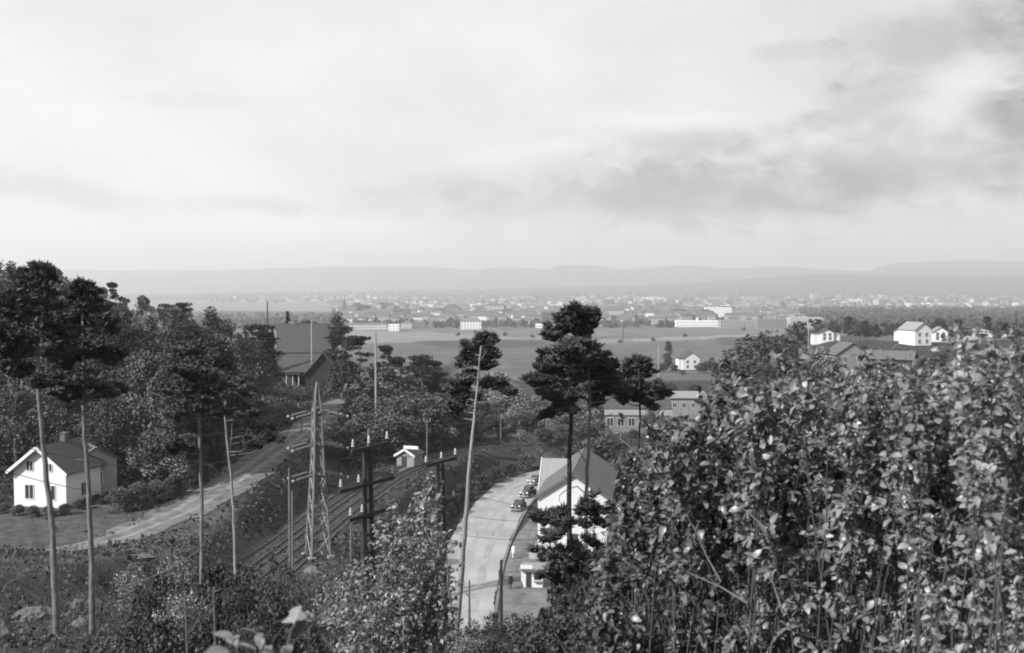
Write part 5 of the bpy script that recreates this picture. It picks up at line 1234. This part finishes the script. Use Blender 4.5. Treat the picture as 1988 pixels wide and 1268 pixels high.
def shrub(name, base, tips, label, leaf=.07, single=300, seed=1, twigs=9, leaves_per=9, m=None, tmin=.38, cat='shrub', stem_r=.012, smallm=None):
    """stems curve from base to each tip; side twigs carry alternate leaves; the nearest leaves are parts of their own"""
    g = np.random.default_rng(seed); base = Vector(base)
    e = empty(name, base, 0, label, cat); st = MB(); LP = []; LD = []
    for (tip, rr) in tips:
        tip = Vector(tip) - base; b0 = Vector((g.normal() * .12, g.normal() * .12, -.1)); ln = (tip - b0).length
        mid = b0.lerp(tip, .5) + Vector((g.normal() * .06 * ln, g.normal() * .06 * ln, -.04 * ln + g.normal() * .03 * ln))
        pts = [b0, b0.lerp(mid, .55) + Vector((0, 0, .03 * ln)), mid, mid.lerp(tip, .5) + Vector((g.normal() * .02, 0, .02)), tip]
        st.tube(pts, [stem_r, stem_r * .85, stem_r * .6, stem_r * .4, stem_r * .15], 5)
        def at(t):
            f = t * 4; i = min(3, int(f)); return pts[i].lerp(pts[i + 1], f - i)
        for j in range(twigs):
            t = g.uniform(tmin, .97); a = at(t); ax = (at(min(1, t + .05)) - a).normalized()
            dv = Vector(g.normal(size=3)); dv -= ax * dv.dot(ax) * .6; dv.normalize(); dv = (dv * .85 + Vector((0, 0, .55)) + ax * .4).normalized()
            L_ = rr * g.uniform(.5, 1.2) * (1.1 - t * .45); b = a + dv * L_ + Vector((0, 0, -L_ * .12))
            st.tube([a, a.lerp(b, .5) + Vector((0, 0, L_ * .06)), b], [stem_r * .35, stem_r * .25, stem_r * .1], 4)
            for q in range(leaves_per):
                f = (q + 1) / leaves_per; LP.append(a.lerp(b, f)); dd = (dv * .5 + Vector(g.normal(size=3)) * .7 + Vector((0, 0, -.1))).normalized(); LD.append(dd)
        for q in range(leaves_per):      # leaves on the leading shoot
            f = .72 + .28 * q / leaves_per; LP.append(at(f)); LD.append((Vector((math.cos(q * 2.4), math.sin(q * 2.4), .35)) + Vector(g.normal(size=3)) * .25).normalized())
    st.build('stems', m_twig, e)
    P_ = np.array(LP); D_ = np.array(LD); n = len(P_); S = leaf * g.uniform(.42, 1.25, n)
    # leaf frames: y axis along D_, z axis biased up
    up = g.normal(size=(n, 3)) * .45 + [0, 0, 1.0]; zx = up - D_ * (up * D_).sum(1)[:, None]; zx /= np.linalg.norm(zx, axis=1)[:, None]; xx = np.cross(D_, zx)
    Wd = P_ + np.array(base); dist = np.linalg.norm(Wd, axis=1); order = np.argsort(dist + g.random(n) * .3)
    sing = order[:single]; rest = order[single:]
    for i in sing:
        o = bpy.data.objects.new('leaf', LUM[int(g.integers(4))]); COL.objects.link(o); o.parent = e
        M_ = Matrix(((xx[i][0], D_[i][0], zx[i][0], P_[i][0]), (xx[i][1], D_[i][1], zx[i][1], P_[i][1]), (xx[i][2], D_[i][2], zx[i][2], P_[i][2]), (0, 0, 0, 1)))
        o.matrix_local = M_ @ Matrix.Scale(float(S[i]), 4)
    if len(rest):
        Vs = []; Fs = []; off = 0
        for k, (V, Fc) in enumerate(LU):
            idx = rest[k::4]; 
            if not len(idx): continue
            W_ = P_[idx][:, None, :] + S[idx][:, None, None] * (V[None, :, 0:1] * xx[idx][:, None, :] + V[None, :, 1:2] * D_[idx][:, None, :] + V[None, :, 2:3] * zx[idx][:, None, :])
            Vs.append(W_.reshape(-1, 3)); Fs.append((Fc[None] + (np.arange(len(idx)) * len(V))[:, None, None]).reshape(-1, 3) + off); off += len(idx) * len(V)
        o = link('leaf_mass', npmesh('leaf_mass', np.concatenate(Vs), np.concatenate(Fs), m or m_leafn, True), e); tag(o, kind='stuff')
    return n
SH_OUT = ([1140, 1170, 1200, 1240, 1290, 1330, 1380, 1430, 1470, 1520, 1560, 1600, 1650, 1700, 1750, 1800, 1850, 1900, 1950, 2040],
          [1120, 1030, 905, 855, 800, 790, 745, 700, 770, 675, 740, 715, 690, 705, 720, 725, 675, 645, 655, 650])
def fan(X0, X1, D0, D1, n, seed, rr, lo=1240, jitter=20, bias=1.5):
    g = np.random.default_rng(seed); out = []
    for i in range(n):
        for _try in range(12):
            X = g.uniform(X0, X1); top = float(np.interp(X, *SH_OUT)) + abs(g.normal()) * jitter; t = g.random() ** bias
            if bias == .9 or float(nz(X, top + (lo - top) * t, 48, 2)) > .05 or i % 3 == 0: break
        Y = top + (lo - top) * t if i % 3 else top + g.uniform(-52, 32)
        D = g.uniform(D0, D1); out.append((P(X, Y, D), rr))
    return out
def sbase(X, D): 
    p = P(X, 1250, D); return (p.x, D, min(gz(p.x, D), p.z + .3))
nl = 0
for (X0, X1, D0, D1, bx, n, lf, lab_, tw) in [
    (1145, 1310, 7.0, 9.0, 1290, 70, .058, 'leafy shrub covering the right side of the roadside building', 13),
    (1280, 1460, 6.2, 8.4, 1400, 85, .056, 'broad leaved shrub left of the tallest leafy shoot', 13),
    (1420, 1600, 5.8, 8.0, 1530, 90, .055, 'broad leaved shrub with the tallest leafy shoots before the dark clump', 13),
    (1570, 1740, 5.4, 7.6, 1650, 85, .051, 'broad leaved shrub below the grey gabled house top', 13),
    (1710, 1880, 4.6, 6.8, 1800, 85, .047, 'broad leaved shrub below the largest white villa', 13),
    (1850, 2040, 3.8, 6.0, 1950, 85, .041, 'soft blurred broad leaved shrub at the right edge', 13)]:
    nl += shrub('leafy_shrub', sbase(bx, (D0 + D1) / 2), fan(X0, X1, D0, D1, int(n * .85), bx, .19), lab_, leaf=lf, seed=bx, twigs=tw, leaves_per=10, stem_r=.008, tmin=.74)
# deeper shrubs filling the gaps, leaf colour darkened to paint the shade between sprays
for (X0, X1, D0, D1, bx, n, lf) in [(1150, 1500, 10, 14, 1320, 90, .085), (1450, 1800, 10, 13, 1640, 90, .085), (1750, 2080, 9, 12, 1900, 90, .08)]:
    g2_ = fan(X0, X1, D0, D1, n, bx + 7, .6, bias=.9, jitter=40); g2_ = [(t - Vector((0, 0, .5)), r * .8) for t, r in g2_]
    shrub('leafy_shrub', sbase(bx, (D0 + D1) / 2), g2_, 'leafy shrub painted shade-dark behind the broad leaved ones near %s' % {1320: 'the white building', 1640: 'the grey house top', 1900: 'the right edge'}[bx], leaf=lf, seed=bx + 3, single=0, twigs=13, leaves_per=9, m=m_leafshade)
# small leaved bush in the centre foreground
def centre_bush():
    g = np.random.default_rng(88); tips = []
    for i in range(95):
        t = g.random() ** .85; Y = 905 + 330 * t
        Xl = np.interp(Y, [900, 960, 1040, 1120, 1250], [812, 765, 705, 655, 620]); Xr = np.interp(Y, [900, 960, 1040, 1120, 1250], [838, 862, 872, 885, 890])
        X = g.uniform(Xl, Xr); tips.append((P(X, Y, g.uniform(12, 15)), .42))
    b = P(770, 1255, 13.5); shrub('small_leaved_bush', (b.x, 13.5, gz(b.x, 13.5)), tips, 'small leaved bush in the centre foreground before the double poles', leaf=.062, single=300, seed=99, twigs=13, leaves_per=10, m=m_leafm, cat='bush')
centre_bush()
# big soft leaves at the bottom, very near
tips = [(P(470, 1205, 2.6), .12), (P(490, 1240, 2.5), .12), (P(560, 1150, 2.9), .12), (P(600, 1160, 3.0), .12), (P(640, 1170, 3.0), .10), (P(520, 1225, 2.7), .12), (P(590, 1230, 2.8), .10), (P(440, 1245, 2.5), .1)]
b = P(530, 1420, 2.7); shrub('near_sprig', b, tips, 'blurred sprig of big pale leaves at the bottom below the pylon', leaf=.06, single=90, seed=5, twigs=1, leaves_per=3, cat='sprig', stem_r=.006)
# bare fallen and dead branches
def dead_branch(pts, D, r, label, seed):
    g = np.random.default_rng(seed); P3 = [P(X, Y, D + .15 * i) for i, (X, Y) in enumerate(pts)]; b0 = P3[0]
    loc = [p - b0 for p in P3]; b = MB(); n = len(loc); b.tube(loc, [r * (1 - .75 * i / (n - 1)) for i in range(n)], 6)
    for i in range(1, n):
        for _ in range(2):
            a = loc[i]; d = (loc[i] - loc[i - 1]); L_ = d.length * g.uniform(.35, .7); v = (d.normalized() + Vector(g.normal(size=3)) * .7).normalized() * L_
            b.tube([a, a + v * .5 + Vector((0, 0, .02)), a + v], [r * .35, r * .25, r * .08], 4)
    o = b.build('bare_branch', m_deadw, None, loc=b0); tag(o, label, 'branch')
dead_branch([(25, 1085), (30, 1062), (48, 1088), (38, 1115)], 22, .022, 'crooked pale bare branch at the lower left edge', 1)
dead_branch([(245, 1138), (285, 1125), (330, 1105), (385, 1070), (415, 1030)], 26, .025, 'long bare branch leaning across the foot of the plated pine', 2)
dead_branch([(5, 1150), (12, 1135), (40, 1120), (86, 1140)], 24, .02, 'thin bare branch low at the left edge', 3)
dead_branch([(195, 1140), (230, 1190), (245, 1215), (240, 1250)], 20, .018, 'bare stick right of the second pine foot', 4)
dead_branch([(1452, 1172), (1400, 1140), (1350, 1118), (1310, 1098)], 5.9, .007, 'bare slanting branch low in the right shrubs', 5)
dead_branch([(1505, 1045), (1475, 1015), (1440, 985), (1425, 970)], 5.8, .006, 'short bare branch in the middle of the right shrubs', 6)
dead_branch([(1640, 1215), (1680, 1195), (1722, 1176)], 5.3, .008, 'bare broken branch at the lower right', 7)
dead_branch([(1400, 1130), (1372, 1080), (1350, 1030), (1335, 1005)], 6.0, .006, 'thin upright bare branch left in the shrubs', 8)
dead_branch([(1520, 1190), (1500, 1130), (1478, 1105)], 5.7, .006, 'forked bare twig at the bottom of the right shrubs', 9)
dead_branch([(1290, 935), (1260, 905), (1215, 860), (1190, 842)], 6.9, .006, 'bare twig arching out to the twin pines', 10)
# tall weeds at the bottom
for (X, Y, D, lab_) in [(360, 1160, 9, 'thin bare stem left of the big pale leaves'), (415, 1150, 9, 'thin bare stem nearer to the big pale leaves')]:
    p = P(X, Y, D); z = gz(p.x, D); MBt = MB().tube([(0, 0, -.2), (.02, 0, (p.z - z) * .5), (0, 0, p.z - z), (.06, 0, p.z - z + .03)], [.018, .014, .01, .004], 6)
    o = MBt.build('dead_sapling', m_twig, None, loc=(p.x, D, z)); tag(o, lab_, 'stem')

# ------------------------------------------------------------------ haze
hz = MB().box(-9000, 9000, -300, 17600, -140, 260).build('haze', None)
tag(hz, kind='stuff'); hz.data.materials.clear()
mh = bpy.data.materials.new('haze air'); mh.use_nodes = True; nt = mh.node_tree; nt.nodes.clear()
ho = nt.nodes.new('ShaderNodeOutputMaterial'); pv = nt.nodes.new('ShaderNodeVolumePrincipled'); pv.inputs['Color'].default_value = (.93, .93, .93, 1); pv.inputs['Density'].default_value = 1.6e-4; pv.inputs['Anisotropy'].default_value = .45
nt.links.new(pv.outputs[0], ho.inputs['Volume']); hz.data.materials.append(mh)
print('objects', len(bpy.data.objects))
